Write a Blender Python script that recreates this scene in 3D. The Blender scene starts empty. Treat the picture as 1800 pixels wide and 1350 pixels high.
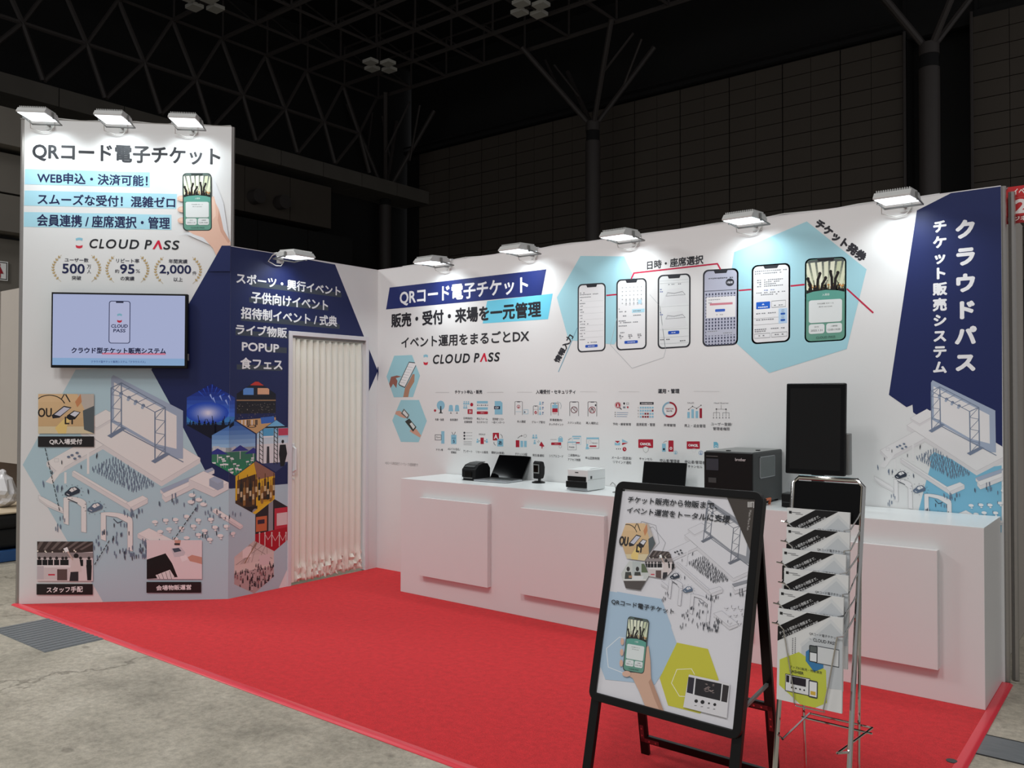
import bpy, bmesh, math, random
from mathutils import Vector, Matrix
random.seed(7)
sc = bpy.context.scene
COL = sc.collection
# ------------------------------------------------------------------ camera
F_PX = 1473.1
CAM = Vector((5.67138, -5.24541, 1.53451))
FW = Vector((-0.61706194, 0.78672534, 0.01725724))
RT = Vector((0.78685892, 0.61713074, 0.00163978))
UP = Vector((0.00935992, -0.01459087, 0.99984974))
cd = bpy.data.cameras.new('camera')
cd.sensor_fit = 'HORIZONTAL'; cd.sensor_width = 36.0; cd.lens = 36.0 * F_PX / 1800.0
cd.clip_start = 0.05; cd.clip_end = 200
cam = bpy.data.objects.new('camera', cd); COL.objects.link(cam)
cam.matrix_world = Matrix(((RT.x, UP.x, -FW.x, CAM.x), (RT.y, UP.y, -FW.y, CAM.y), (RT.z, UP.z, -FW.z, CAM.z), (0, 0, 0, 1)))
sc.camera = cam
# ------------------------------------------------------------------ light & exposure
sc.view_settings.view_transform = 'Standard'
sc.view_settings.look = 'None'
sc.view_settings.gamma = 1.0
sc.view_settings.exposure = 0.0
sc.view_settings.use_curve_mapping = False
wd = bpy.data.worlds.new('world'); sc.world = wd; wd.use_nodes = True
wd.node_tree.nodes['Background'].inputs[0].default_value = (0.97, 0.98, 1.0, 1)
wd.node_tree.nodes['Background'].inputs[1].default_value = 0.34
FLOOD_W = 2.3      # watts of each LED floodlight on the walls
HALL_LAMPS = [      # high-bay lamps of the hall, over the aisle (x, y, z, size, watts, aimed at)
    (7.5, -9.0, 12.0, 3.0, 340, (6, -6, 0)), (0.5, -10.0, 12.0, 3.0, 340, (0, -6, 0)), (-9.0, -6.0, 9.0, 2.5, 420, (-6, -2, 0)),
]
for hx, hy, hz, hs, hw, tgt in HALL_LAMPS:
    ld = bpy.data.lights.new('high_bay_light', 'AREA'); ld.shape = 'DISK'; ld.size = hs; ld.energy = hw
    ld.color = (0.99, 0.98, 0.96); ld.spread = math.radians(150)
    lo = bpy.data.objects.new('high_bay_light', ld); COL.objects.link(lo)
    lo.location = (hx, hy, hz); lo.rotation_euler = (Vector(tgt) - Vector((hx, hy, hz))).to_track_quat('-Z', 'Y').to_euler()

# ------------------------------------------------------------------ helpers
def lin(c):
    out = []
    for v in c[:3]:
        v = v / 255.0
        out.append(v / 12.92 if v <= 0.04045 else ((v + 0.055) / 1.055) ** 2.4)
    return (out[0], out[1], out[2], 1.0)

MATS = {}
def mat(name, rgb, rough=0.5, metal=0.0, noise=0.0, scale=20.0, bump=0.0, emit=0.0, spec=0.5, coat=0.0, detail=4.0, dist=0.01):
    if name in MATS: return MATS[name]
    m = bpy.data.materials.new(name); m.use_nodes = True
    nt = m.node_tree; b = nt.nodes['Principled BSDF']
    c = lin(rgb)
    b.inputs['Base Color'].default_value = c
    b.inputs['Roughness'].default_value = rough; b.inputs['Metallic'].default_value = metal
    b.inputs['Specular IOR Level'].default_value = spec
    b.inputs['Coat Weight'].default_value = coat
    tc = nt.nodes.new('ShaderNodeTexCoord'); n = nt.nodes.new('ShaderNodeTexNoise')
    n.inputs['Scale'].default_value = scale; n.inputs['Detail'].default_value = detail
    nt.links.new(tc.outputs['Object'], n.inputs['Vector'])
    if noise > 0:
        mx = nt.nodes.new('ShaderNodeMix'); mx.data_type = 'RGBA'
        mx.inputs[6].default_value = tuple(v * (1 - noise) for v in c[:3]) + (1,)
        mx.inputs[7].default_value = tuple(min(1, v * (1 + noise)) for v in c[:3]) + (1,)
        nt.links.new(n.outputs['Fac'], mx.inputs[0]); nt.links.new(mx.outputs[2], b.inputs['Base Color'])
    if bump > 0:
        bp = nt.nodes.new('ShaderNodeBump'); bp.inputs['Strength'].default_value = bump; bp.inputs['Distance'].default_value = dist
        nt.links.new(n.outputs['Fac'], bp.inputs['Height']); nt.links.new(bp.outputs['Normal'], b.inputs['Normal'])
    if emit > 0:
        b.inputs['Emission Color'].default_value = c; b.inputs['Emission Strength'].default_value = emit
    MATS[name] = m
    return m

def print_mat(name, rough=0.45, emit=0.0, spec=0.4, coat=0.0):
    m = bpy.data.materials.new(name); m.use_nodes = True
    nt = m.node_tree; b = nt.nodes['Principled BSDF']
    a = nt.nodes.new('ShaderNodeAttribute'); a.attribute_name = 'ink'
    b.inputs['Roughness'].default_value = rough; b.inputs['Specular IOR Level'].default_value = spec
    b.inputs['Coat Weight'].default_value = coat; b.inputs['Coat Roughness'].default_value = 0.08
    if emit > 0:
        b.inputs['Base Color'].default_value = (0.01, 0.01, 0.01, 1)
        nt.links.new(a.outputs['Color'], b.inputs['Emission Color']); b.inputs['Emission Strength'].default_value = emit
    else:
        nt.links.new(a.outputs['Color'], b.inputs['Base Color'])
    MATS[name] = m
    return m

M_WALL = mat('white_wall_print', (228, 229, 229), 0.42, noise=0.008, scale=3, spec=0.35)
M_WHITE = mat('white_laminate', (226, 225, 225), 0.38, noise=0.01, scale=6, spec=0.4)
M_WFRAME = mat('white_frame', (222, 222, 226), 0.4, noise=0.01, scale=12)
M_ALU = mat('brushed_aluminium', (168, 164, 160), 0.35, metal=0.8, noise=0.05, scale=60)
M_BLACK = mat('black_plastic', (14, 14, 15), 0.45, noise=0.15, scale=40, spec=0.25)
M_BLACKM = mat('black_anodised', (12, 11, 11), 0.32, noise=0.1, scale=80, spec=0.3)
M_GLOSS = mat('black_glass', (5, 5, 6), 0.08, noise=0.1, scale=5, spec=0.22)
M_DGREY = mat('dark_grey_plastic', (62, 66, 66), 0.45, noise=0.06, scale=60)
M_MGREY = mat('mid_grey_metal', (118, 120, 118), 0.4, noise=0.04, scale=50)
M_CHROME = mat('chrome', (200, 198, 196), 0.09, metal=1.0, noise=0.02, scale=30)
M_SILVER = mat('silver_laptop', (178, 182, 186), 0.35, metal=0.6, noise=0.02, scale=50)
M_PWHITE = mat('white_plastic', (226, 230, 230), 0.4, noise=0.01, scale=30)
M_LAMPW = mat('white_lamp_housing', (200, 200, 198), 0.4, noise=0.03, scale=40)
M_CABLE = mat('white_cable', (205, 204, 200), 0.5, noise=0.03, scale=50)
M_LENS = mat('lit_lamp_lens', (240, 250, 255), 0.3, emit=2.2)
M_DOOR = mat('cream_folding_leather', (240, 240, 228), 0.45, noise=0.03, scale=8, bump=0.12, dist=0.004)
M_ORANGE = mat('orange_plastic', (226, 112, 58), 0.4, noise=0.04, scale=30)
M_TAUPE = mat('taupe_partition', (176, 168, 160), 0.55, noise=0.03, scale=4)
M_CONC_W = mat('concrete_wall', (104, 99, 92), 0.85, noise=0.18, scale=1.3, bump=0.1)
M_HALLP = mat('hall_wall_panel', (84, 76, 68), 0.75, noise=0.06, scale=0.7)
M_HALLD = mat('hall_dark_backing', (30, 29, 29), 0.8, noise=0.1, scale=0.8)
M_STEEL = mat('painted_steel_pipe', (72, 66, 64), 0.6, noise=0.06, scale=3)
M_DECK = mat('dark_roof_deck', (26, 25, 26), 0.9, noise=0.2, scale=0.6)
M_TRIM = mat('red_edge_trim', (232, 62, 76), 0.28, noise=0.03, scale=60)
M_FABRIC = mat('black_cloth', (12, 12, 13), 0.8, noise=0.2, scale=90)
M_BLUE = mat('blue_mat', (40, 84, 140), 0.6, noise=0.08, scale=30)
M_BAG = mat('white_bag', (214, 212, 214), 0.4, noise=0.04, scale=20)
M_BEIGE = mat('beige_board', (206, 188, 160), 0.6, noise=0.05, scale=20)
M_PRINT = print_mat('printed_ink', 0.42, spec=0.35)
M_POSTER = print_mat('glossy_poster_ink', 0.35, spec=0.4)
M_SCREEN = print_mat('lit_screen', 0.2, emit=0.62, spec=0.3)

class MB:
    """collects polygons (world coordinates) into one mesh"""
    def __init__(s): s.v = []; s.f = []
    def add(s, vs, fs):
        o = len(s.v); s.v += [Vector(v) for v in vs]; s.f += [tuple(i + o for i in f) for f in fs]; return s
    def box(s, a, b, M=None):
        x0, y0, z0 = a; x1, y1, z1 = b
        vs = [Vector(q) for q in ((x0, y0, z0), (x1, y0, z0), (x1, y1, z0), (x0, y1, z0), (x0, y0, z1), (x1, y0, z1), (x1, y1, z1), (x0, y1, z1))]
        if M is not None: vs = [M @ v for v in vs]
        return s.add(vs, [(0, 3, 2, 1), (4, 5, 6, 7), (0, 1, 5, 4), (1, 2, 6, 5), (2, 3, 7, 6), (3, 0, 4, 7)])
    def prism(s, prof, x0, x1, M=None):
        """profile of (y, z) swept along x"""
        n = len(prof)
        vs = [Vector((x0, y, z)) for y, z in prof] + [Vector((x1, y, z)) for y, z in prof]
        if M is not None: vs = [M @ v for v in vs]
        fs = [tuple(range(n))[::-1], tuple(range(n, 2 * n))] + [(i, (i + 1) % n, n + (i + 1) % n, n + i) for i in range(n)]
        return s.add(vs, fs)
    def slab(s, prof, z0, z1, M=None):
        """outline of (x, y) raised from z0 to z1"""
        n = len(prof)
        vs = [Vector((x, y, z0)) for x, y in prof] + [Vector((x, y, z1)) for x, y in prof]
        if M is not None: vs = [M @ v for v in vs]
        fs = [tuple(range(n))[::-1], tuple(range(n, 2 * n))] + [(i, (i + 1) % n, n + (i + 1) % n, n + i) for i in range(n)]
        return s.add(vs, fs)
    def tube(s, pts, r, n=8, M=None, cap=True, square=False):
        pts = [Vector(p) for p in pts]
        if M is not None: pts = [M @ p for p in pts]
        rings = []; ref = None
        for i, p in enumerate(pts):
            d = (pts[min(i + 1, len(pts) - 1)] - pts[max(i - 1, 0)]).normalized()
            if ref is None: ref = Vector((0, 0, 1)) if abs(d.z) < 0.9 else Vector((1, 0, 0))
            a = (ref - d * ref.dot(d)).normalized(); b = d.cross(a); ref = a
            rings.append([p + (a * math.cos(t) + b * math.sin(t)) * r for t in [2 * math.pi * (k + 0.5 * square) / n for k in range(n)]])
        vs = [v for rg in rings for v in rg]; fs = []
        for i in range(len(rings) - 1):
            for k in range(n): fs.append((i * n + k, i * n + (k + 1) % n, (i + 1) * n + (k + 1) % n, (i + 1) * n + k))
        if cap: fs += [tuple(range(n))[::-1], tuple((len(rings) - 1) * n + k for k in range(n))]
        return s.add(vs, fs)
    def cyl(s, c, r, h, n=20, M=None, r2=None):
        r2 = r if r2 is None else r2
        vs = [Vector((c[0] + r * math.cos(2 * math.pi * k / n), c[1] + r * math.sin(2 * math.pi * k / n), c[2])) for k in range(n)]
        vs += [Vector((c[0] + r2 * math.cos(2 * math.pi * k / n), c[1] + r2 * math.sin(2 * math.pi * k / n), c[2] + h)) for k in range(n)]
        if M is not None: vs = [M @ v for v in vs]
        return s.add(vs, [tuple(range(n))[::-1], tuple(range(n, 2 * n))] + [(k, (k + 1) % n, n + (k + 1) % n, n + k) for k in range(n)])

MW = {}   # world matrix of each thing's root
def link(o, parent=None):
    COL.objects.link(o)
    if parent is not None: o.parent = parent
    return o
def build(mb, name, m, parent=None, bevel=0.0, smooth=False, seg=2):
    inv = MW[parent.name].inverted() if parent is not None and parent.name in MW else None
    me = bpy.data.meshes.new(name)
    me.from_pydata([(inv @ v if inv is not None else v)[:] for v in mb.v], [], mb.f)
    bm = bmesh.new(); bm.from_mesh(me); bmesh.ops.recalc_face_normals(bm, faces=bm.faces); bm.to_mesh(me); bm.free()
    me.materials.append(m)
    if smooth:
        for p in me.polygons: p.use_smooth = True
        me.set_sharp_from_angle(angle=math.radians(38))
    o = bpy.data.objects.new(name, me); link(o, parent)
    if parent is not None: MW[o.name] = MW.get(parent.name, Matrix.Identity(4))
    else: MW[o.name] = Matrix.Identity(4)
    if bevel > 0:
        bv = o.modifiers.new('bevel', 'BEVEL'); bv.width = bevel; bv.segments = seg; bv.limit_method = 'ANGLE'; bv.angle_limit = math.radians(40)
    return o
def tag(o, label=None, cat=None, group=None, kind=None):
    if label: o['label'] = label
    if cat: o['category'] = cat
    if group: o['group'] = group
    if kind: o['kind'] = kind
    return o
def thing(name, label, cat, loc=(0, 0, 0), rz=0.0, group=None):
    o = bpy.data.objects.new(name, None); o.empty_display_size = 0.1; COL.objects.link(o)
    o.location = loc; o.rotation_euler = (0, 0, rz)
    MW[o.name] = Matrix.Translation(Vector(loc)) @ Matrix.Rotation(rz, 4, 'Z')
    return tag(o, label, cat, group)
def copy_tree(o, parent=None):
    c = o.copy(); COL.objects.link(c); c.parent = parent
    for ch in list(o.children): copy_tree(ch, c)
    return c

def ray(px, py): return FW + RT * ((px - 900) / F_PX) - UP * ((py - 675) / F_PX)
def hit(px, py, P0, n):
    d = ray(px, py); n = Vector(n); return CAM + d * ((Vector(P0) - CAM).dot(n) / d.dot(n))

class Plane:
    """a flat real surface: origin O, horizontal axis T, up axis U, outward normal N"""
    def __init__(s, O, T, N, U=(0, 0, 1), u0=0.0, v0=0.0):
        s.O = Vector(O); s.T = Vector(T).normalized(); s.N = Vector(N).normalized(); s.U = Vector(U).normalized(); s.u0 = u0; s.v0 = v0
    def uv(s, px, py):
        d = hit(px, py, s.O, s.N) - s.O; return (d.dot(s.T) + s.u0, d.dot(s.U) + s.v0)
    def pos(s, u, v, h): return s.O + s.T * (u - s.u0) + s.U * (v - s.v0) + s.N * h

TXT = {}
def glyphs(body, res=2):
    if (body, res) not in TXT:
        cu = bpy.data.curves.new('t', 'FONT'); cu.body = body; cu.resolution_u = res
        o = bpy.data.objects.new('t', cu); me = bpy.data.meshes.new_from_object(o)
        vs = [(v.co.x, v.co.y) for v in me.vertices]; fs = [tuple(p.vertices) for p in me.polygons]
        bb = (min(v[0] for v in vs), max(v[0] for v in vs), min(v[1] for v in vs), max(v[1] for v in vs)) if vs else (0, 1, 0, 1)
        bpy.data.objects.remove(o); bpy.data.meshes.remove(me); bpy.data.curves.remove(cu)
        TXT[(body, res)] = (vs, fs, bb)
    return TXT[(body, res)]

def clip_poly(pts, edges):
    for (nx, ny, c) in edges:      # keep nx*x+ny*y<=c
        out = []
        for i in range(len(pts)):
            a = pts[i]; b = pts[(i + 1) % len(pts)]
            da = nx * a[0] + ny * a[1] - c; db = nx * b[0] + ny * b[1] - c
            if da <= 0: out.append(a)
            if (da < 0 < db) or (db < 0 < da):
                t = da / (da - db); out.append((a[0] + (b[0] - a[0]) * t, a[1] + (b[1] - a[1]) * t))
        pts = out
        if len(pts) < 3: return []
    return pts
def convex_edges(poly):
    A = sum(poly[i][0] * poly[(i + 1) % len(poly)][1] - poly[(i + 1) % len(poly)][0] * poly[i][1] for i in range(len(poly)))
    if A < 0: poly = poly[::-1]
    ed = []
    for i in range(len(poly)):
        a = poly[i]; b = poly[(i + 1) % len(poly)]
        nx, ny = b[1] - a[1], a[0] - b[0]; ed.append((nx, ny, nx * a[0] + ny * a[1]))
    return ed

class Print:
    """flat ink on a plane; every flush makes one mesh of the shapes drawn since the last one"""
    def __init__(s, plane, parent, m, base=0.0006, step=2.2e-5, regions=None):
        s.p = plane; s.parent = parent; s.m = m; s.base = base; s.step = step; s.L = 0
        s.regions = regions or [[]]; s.clips = []; s.hold = False; s.F = []; s.k = 0; s.floor = None
    def add(s, pts, col):
        if not s.hold:
            if s.k: s.L += 10; s.k = 0
            s.L += 1
        for rg in s.regions:
            q = list(pts); ed = list(rg)
            for c in s.clips: ed += c
            if ed: q = clip_poly(q, ed)
            if len(q) >= 3:
                A = sum(q[i][0] * q[(i + 1) % len(q)][1] - q[(i + 1) % len(q)][0] * q[i][1] for i in range(len(q)))
                if abs(A) < 1e-9: continue
                if A < 0: q = q[::-1]
                s.F.append((q, col, s.L + s.k))
    def flush(s, name='graphic', label=None, parent=None):
        if not s.F: return None
        parent = parent or s.parent
        mb = MB(); cols = []
        flip = s.p.T.cross(s.p.U).dot(s.p.N) < 0
        inv = MW[parent.name].inverted()
        vs = []; fs = []
        for q, col, L in s.F:
            o = len(vs); h = s.base + L * s.step
            vs += [(inv @ s.p.pos(u, v, h))[:] for u, v in q]
            idx = tuple(range(o, o + len(q))); fs.append(idx[::-1] if flip else idx)
            cols += [lin(col)] * len(q)
        me = bpy.data.meshes.new(name); me.from_pydata(vs, [], fs)
        at = me.color_attributes.new('ink', 'FLOAT_COLOR', 'POINT')
        at.data.foreach_set('color', [c for cc in cols for c in cc])
        me.materials.append(s.m)
        o = bpy.data.objects.new(name, me); link(o, parent); MW[o.name] = MW[parent.name]
        if label: o['label'] = label
        s.F = []
        if s.floor is not None: s.L = s.floor; s.k = 0
        return o
    def rest(s): s.floor = s.L + s.k + 1; s.L = s.floor; s.k = 0

class Canvas:
    """drawing helpers; map() takes drawing coordinates to plane metres"""
    def __init__(s, pr, fn): s.pr = pr; s.fn = fn
    def poly(s, pts, col): s.pr.add([s.fn(x, y) for x, y in pts], col)
    def rect(s, x0, y0, x1, y1, col): s.poly([(x0, y0), (x1, y0), (x1, y1), (x0, y1)], col)
    def rrect(s, x0, y0, x1, y1, r, col, n=5, ry=None):
        ry = r if ry is None else ry; pts = []
        for cx, cy, a0 in ((x1 - r, y0 + ry, -90), (x1 - r, y1 - ry, 0), (x0 + r, y1 - ry, 90), (x0 + r, y0 + ry, 180)):
            for k in range(n + 1):
                a = math.radians(a0 + 90 * k / n); pts.append((cx + r * math.cos(a), cy + ry * math.sin(a)))
        s.poly(pts, col)
    def disc(s, cx, cy, rx, ry, col, n=14, a0=0, a1=360):
        pts = [(cx + rx * math.cos(math.radians(a0 + (a1 - a0) * k / n)), cy + ry * math.sin(math.radians(a0 + (a1 - a0) * k / n))) for k in range(n + (a1 - a0 < 360))]
        s.poly(pts, col)
    def ring(s, cx, cy, r0, r1, col, a0=0, a1=360, n=24, sy=1.0):
        h = s.pr.hold; s.pr.L += 1; s.pr.hold = True
        for k in range(n):
            t0 = math.radians(a0 + (a1 - a0) * k / n); t1 = math.radians(a0 + (a1 - a0) * (k + 1) / n)
            s.poly([(cx + r0 * math.cos(t0), cy + sy * r0 * math.sin(t0)), (cx + r1 * math.cos(t0), cy + sy * r1 * math.sin(t0)),
                    (cx + r1 * math.cos(t1), cy + sy * r1 * math.sin(t1)), (cx + r0 * math.cos(t1), cy + sy * r0 * math.sin(t1))], col)
        s.pr.hold = h
    def line(s, pts, w, col, closed=False):
        """w in drawing units"""
        if closed: pts = list(pts) + [pts[0]]
        for a, b in zip(pts[:-1], pts[1:]):
            dx, dy = b[0] - a[0], b[1] - a[1]; L = math.hypot(dx, dy) or 1; nx, ny = -dy / L * w / 2, dx / L * w / 2
            ex, ey = dx / L * w * 0.35, dy / L * w * 0.35
            s.poly([(a[0] - ex + nx, a[1] - ey + ny), (b[0] + ex + nx, b[1] + ey + ny), (b[0] + ex - nx, b[1] + ey - ny), (a[0] - ex - nx, a[1] - ey - ny)], col)
    def dash(s, a, b, w, col, n):
        for k in range(n):
            t0 = k / n; t1 = (k + 0.6) / n
            s.line([(a[0] + (b[0] - a[0]) * t0, a[1] + (b[1] - a[1]) * t0), (a[0] + (b[0] - a[0]) * t1, a[1] + (b[1] - a[1]) * t1)], w, col)
    def frame(s, x0, y0, x1, y1, w, col): s.line([(x0, y0), (x1, y0), (x1, y1), (x0, y1)], w, col, closed=True)
    def text(s, body, TL, TR, BL, col, bold=0.0, flat=True, shear=0.0, res=3):
        """bbox of the text is laid on TL, TR, BL; flat keeps it level on the wall; bold in metres"""
        vs, fs, bb = glyphs(body, res)
        a = s.fn(*TL); b = s.fn(*TR); c = s.fn(*BL)
        if flat:
            vt = (a[1] + b[1]) / 2 if abs(a[1] - b[1]) < 0.4 * abs(a[1] - c[1]) + 0.02 else a[1]
            X0, XV, YV = (a[0], c[1]), (b[0] - a[0], 0), (0, vt - c[1])
        else:
            X0, XV, YV = c, (b[0] - a[0], b[1] - a[1]), (a[0] - c[0], a[1] - c[1])
        W = bb[1] - bb[0] or 1; H = bb[3] - bb[2] or 1
        P = []
        for x, y in vs:
            t = (x - bb[0]) / W; w = (y - bb[2]) / H
            P.append((X0[0] + XV[0] * t + YV[0] * w + shear * w * abs(YV[1]), X0[1] + XV[1] * t + YV[1] * w))
        offs = [(0, 0)] if bold <= 0 else ([(bold * math.cos(k * math.pi / 4), bold * math.sin(k * math.pi / 4)) for k in range(8)] if bold > 0.0015 else [(-bold, 0), (bold, 0), (0, bold), (0, -bold)])
        if s.pr.k: s.pr.L += 10; s.pr.k = 0
        s.pr.L += 1; h = s.pr.hold; s.pr.hold = True; cl = s.pr.clips, s.pr.regions; s.pr.clips = []; s.pr.regions = [[]]; L0 = s.pr.L; s.pr.L += 12
        for ox, oy in offs:
            s.pr.L += 1
            for f in fs: s.pr.add([(P[i][0] + ox, P[i][1] + oy) for i in f], col)
        s.pr.clips, s.pr.regions = cl; s.pr.hold = h; s.pr.L = L0
    def sub(s, x0, y0, x1, y1):
        """unit square (0,0)-(1,1), y down, on a box of this canvas"""
        return Canvas(s.pr, lambda x, y: s.fn(x0 + (x1 - x0) * x, y0 + (y1 - y0) * y))
    def aff(s, TL, TR, BL):
        """unit square on an affine quad"""
        return Canvas(s.pr, lambda x, y: s.fn(TL[0] + (TR[0] - TL[0]) * x + (BL[0] - TL[0]) * y, TL[1] + (TR[1] - TL[1]) * x + (BL[1] - TL[1]) * y))
    def clip(s, poly): s.pr.clips.append(convex_edges([s.fn(x, y) for x, y in poly]))
    def unclip(s): s.pr.clips.pop()

# ------------------------------------------------------------------ booth geometry
WH = 2.70                    # booth wall height
WX = 4.956                   # right end of the back wall
B0 = Vector((0, -1.524, 0)); C0 = Vector((-1.0723, -2.5822, 0))
TT = (B0 - C0).normalized(); TN = Vector((TT.y, -TT.x, 0)); TL_ = (B0 - C0).length
TH = 3.626
DL, DR, DH = -0.981, -0.113, 2.085     # door opening in the side wall
YF = -2.586
P_T = Plane(C0, TT, TN)
P_S = Plane((0, -1.524, 0), (0, 1, 0), (1, 0, 0), u0=TL_)
P_B = Plane((0, 0, 0), (1, 0, 0), (0, -1, 0))

def struct(mb, name, m, bevel=0.0, parent=None):
    o = build(mb, name, m, parent, bevel)
    if parent is None: tag(o, kind='structure')
    return o

# floor of the hall
def concrete():
    m = bpy.data.materials.new('hall_concrete'); m.use_nodes = True; nt = m.node_tree; b = nt.nodes['Principled BSDF']
    tc = nt.nodes.new('ShaderNodeTexCoord')
    def noise(sc_, det, rough=0.6):
        n = nt.nodes.new('ShaderNodeTexNoise'); n.inputs['Scale'].default_value = sc_; n.inputs['Detail'].default_value = det; n.inputs['Roughness'].default_value = rough
        nt.links.new(tc.outputs['Object'], n.inputs['Vector']); return n
    def ramp(src, stops):
        r = nt.nodes.new('ShaderNodeValToRGB'); els = r.color_ramp.elements
        els[0].position, els[0].color = stops[0][0], stops[0][1]; els[1].position, els[1].color = stops[-1][0], stops[-1][1]
        for p, c in stops[1:-1]: e = els.new(p); e.color = c
        nt.links.new(src, r.inputs[0]); return r
    n1 = noise(1.6, 8, 0.7); r1 = ramp(n1.outputs['Fac'], [(0.3, lin((150, 144, 130))), (0.5, lin((186, 178, 162))), (0.7, lin((208, 200, 184)))])
    n2 = noise(30, 8, 0.8); r2 = ramp(n2.outputs['Fac'], [(0.34, (0.6, 0.6, 0.6, 1)), (0.62, (1.12, 1.12, 1.12, 1))])
    mx = nt.nodes.new('ShaderNodeMix'); mx.data_type = 'RGBA'; mx.blend_type = 'MULTIPLY'; mx.inputs[0].default_value = 0.85
    nt.links.new(r1.outputs[0], mx.inputs[6]); nt.links.new(r2.outputs[0], mx.inputs[7])
    # small dark oval stains
    vo = nt.nodes.new('ShaderNodeTexVoronoi'); vo.inputs['Scale'].default_value = 2.3
    mp = nt.nodes.new('ShaderNodeMapping'); mp.inputs['Scale'].default_value = (1, 1.7, 1); nt.links.new(tc.outputs['Object'], mp.inputs[0]); nt.links.new(mp.outputs[0], vo.inputs['Vector'])
    r3 = ramp(vo.outputs['Distance'], [(0.06, (0.42, 0.41, 0.4, 1)), (0.1, (1, 1, 1, 1))])
    mx2 = nt.nodes.new('ShaderNodeMix'); mx2.data_type = 'RGBA'; mx2.blend_type = 'MULTIPLY'; mx2.inputs[0].default_value = 0.6
    nt.links.new(mx.outputs[2], mx2.inputs[6]); nt.links.new(r3.outputs[0], mx2.inputs[7])
    # hair cracks
    v2 = nt.nodes.new('ShaderNodeTexVoronoi'); v2.feature = 'DISTANCE_TO_EDGE'; v2.inputs['Scale'].default_value = 0.42
    n3 = noise(2.2, 5); ad = nt.nodes.new('ShaderNodeVectorMath'); ad.operation = 'MULTIPLY_ADD'; ad.inputs[1].default_value = (0.9, 0.9, 0)
    nt.links.new(n3.outputs['Color'], ad.inputs[0]); nt.links.new(tc.outputs['Object'], ad.inputs[2]); nt.links.new(ad.outputs[0], v2.inputs['Vector'])
    r4 = ramp(v2.outputs['Distance'], [(0.0, (0.4, 0.39, 0.37, 1)), (0.009, (1, 1, 1, 1))])
    mx3 = nt.nodes.new('ShaderNodeMix'); mx3.data_type = 'RGBA'; mx3.blend_type = 'MULTIPLY'; mx3.inputs[0].default_value = 0.8
    nt.links.new(mx2.outputs[2], mx3.inputs[6]); nt.links.new(r4.outputs[0], mx3.inputs[7])
    nt.links.new(mx3.outputs[2], b.inputs['Base Color'])
    b.inputs['Roughness'].default_value = 0.5; b.inputs['Specular IOR Level'].default_value = 0.35
    bp = nt.nodes.new('ShaderNodeBump'); bp.inputs['Strength'].default_value = 0.25; bp.inputs['Distance'].default_value = 0.01
    nt.links.new(n2.outputs['Fac'], bp.inputs['Height']); nt.links.new(bp.outputs[0], b.inputs['Normal'])
    return m
M_FLOOR = concrete()
fl = MB(); fl.box((-24, -14, -0.2), (14, 26, -0.006)); FLOOR = struct(fl, 'floor', M_FLOOR)

def carpet_mat():
    m = bpy.data.materials.new('red_carpet_pile'); m.use_nodes = True; nt = m.node_tree; b = nt.nodes['Principled BSDF']
    tc = nt.nodes.new('ShaderNodeTexCoord')
    n = nt.nodes.new('ShaderNodeTexNoise'); n.inputs['Scale'].default_value = 170; n.inputs['Detail'].default_value = 6; n.inputs['Roughness'].default_value = 0.8
    n2 = nt.nodes.new('ShaderNodeTexNoise'); n2.inputs['Scale'].default_value = 26; n2.inputs['Detail'].default_value = 5; n2.inputs['Roughness'].default_value = 0.7
    for q in (n, n2): nt.links.new(tc.outputs['Object'], q.inputs['Vector'])
    ad = nt.nodes.new('ShaderNodeMath'); ad.operation = 'MULTIPLY_ADD'; ad.inputs[1].default_value = 0.45
    nt.links.new(n2.outputs['Fac'], ad.inputs[0]); nt.links.new(n.outputs['Fac'], ad.inputs[2])
    r = nt.nodes.new('ShaderNodeValToRGB'); e = r.color_ramp.elements
    e[0].position = 0.5; e[0].color = lin((172, 20, 28)); e[1].position = 0.95; e[1].color = lin((246, 50, 58))
    nt.links.new(ad.outputs[0], r.inputs[0]); nt.links.new(r.outputs[0], b.inputs['Base Color'])
    b.inputs['Roughness'].default_value = 0.95; b.inputs['Specular IOR Level'].default_value = 0.1
    b.inputs['Sheen Weight'].default_value = 0.3; b.inputs['Sheen Tint'].default_value = (1, 0.5, 0.5, 1)
    bp = nt.nodes.new('ShaderNodeBump'); bp.inputs['Strength'].default_value = 0.5; bp.inputs['Distance'].default_value = 0.004
    nt.links.new(n.outputs['Fac'], bp.inputs['Height']); nt.links.new(bp.outputs[0], b.inputs['Normal'])
    return m
cp = MB(); cp.slab([(C0.x, YF), (WX, YF), (WX, 0.0), (0, 0), (0, B0.y)], -0.006, 0.0)
CARPET = build(cp, 'carpet', carpet_mat()); tag(CARPET, 'large red carpet covering the booth floor up to the concrete', 'carpet')
def trim_profile(mb, a, b, w=0.052):
    a = Vector(a); b = Vector(b); d = (b - a).normalized(); n = Vector((d.y, -d.x, 0))
    prof = [(-w / 2, -0.005), (-w / 2, 0.001), (-w / 4, 0.0045), (w / 8, 0.0055), (w / 3, 0.003), (w / 2, -0.003), (w / 2, -0.0055)]
    vs = [a + n * u + Vector((0, 0, z)) for u, z in prof] + [b + n * u + Vector((0, 0, z)) for u, z in prof]; k = len(prof)
    mb.add(vs, [tuple(range(k)), tuple(range(k, 2 * k))[::-1]] + [(i, (i + 1) % k, k + (i + 1) % k, k + i) for i in range(k)])
e1 = MB(); trim_profile(e1, (C0.x - 0.03, YF - 0.012, 0), (WX + 0.03, YF - 0.012, 0)); build(e1, 'edge_trim', M_TRIM, CARPET, smooth=True)
e2 = MB(); trim_profile(e2, (WX + 0.014, YF - 0.03, 0), (WX + 0.014, -0.01, 0), 0.05); build(e2, 'edge_trim', M_TRIM, CARPET, smooth=True)
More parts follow.
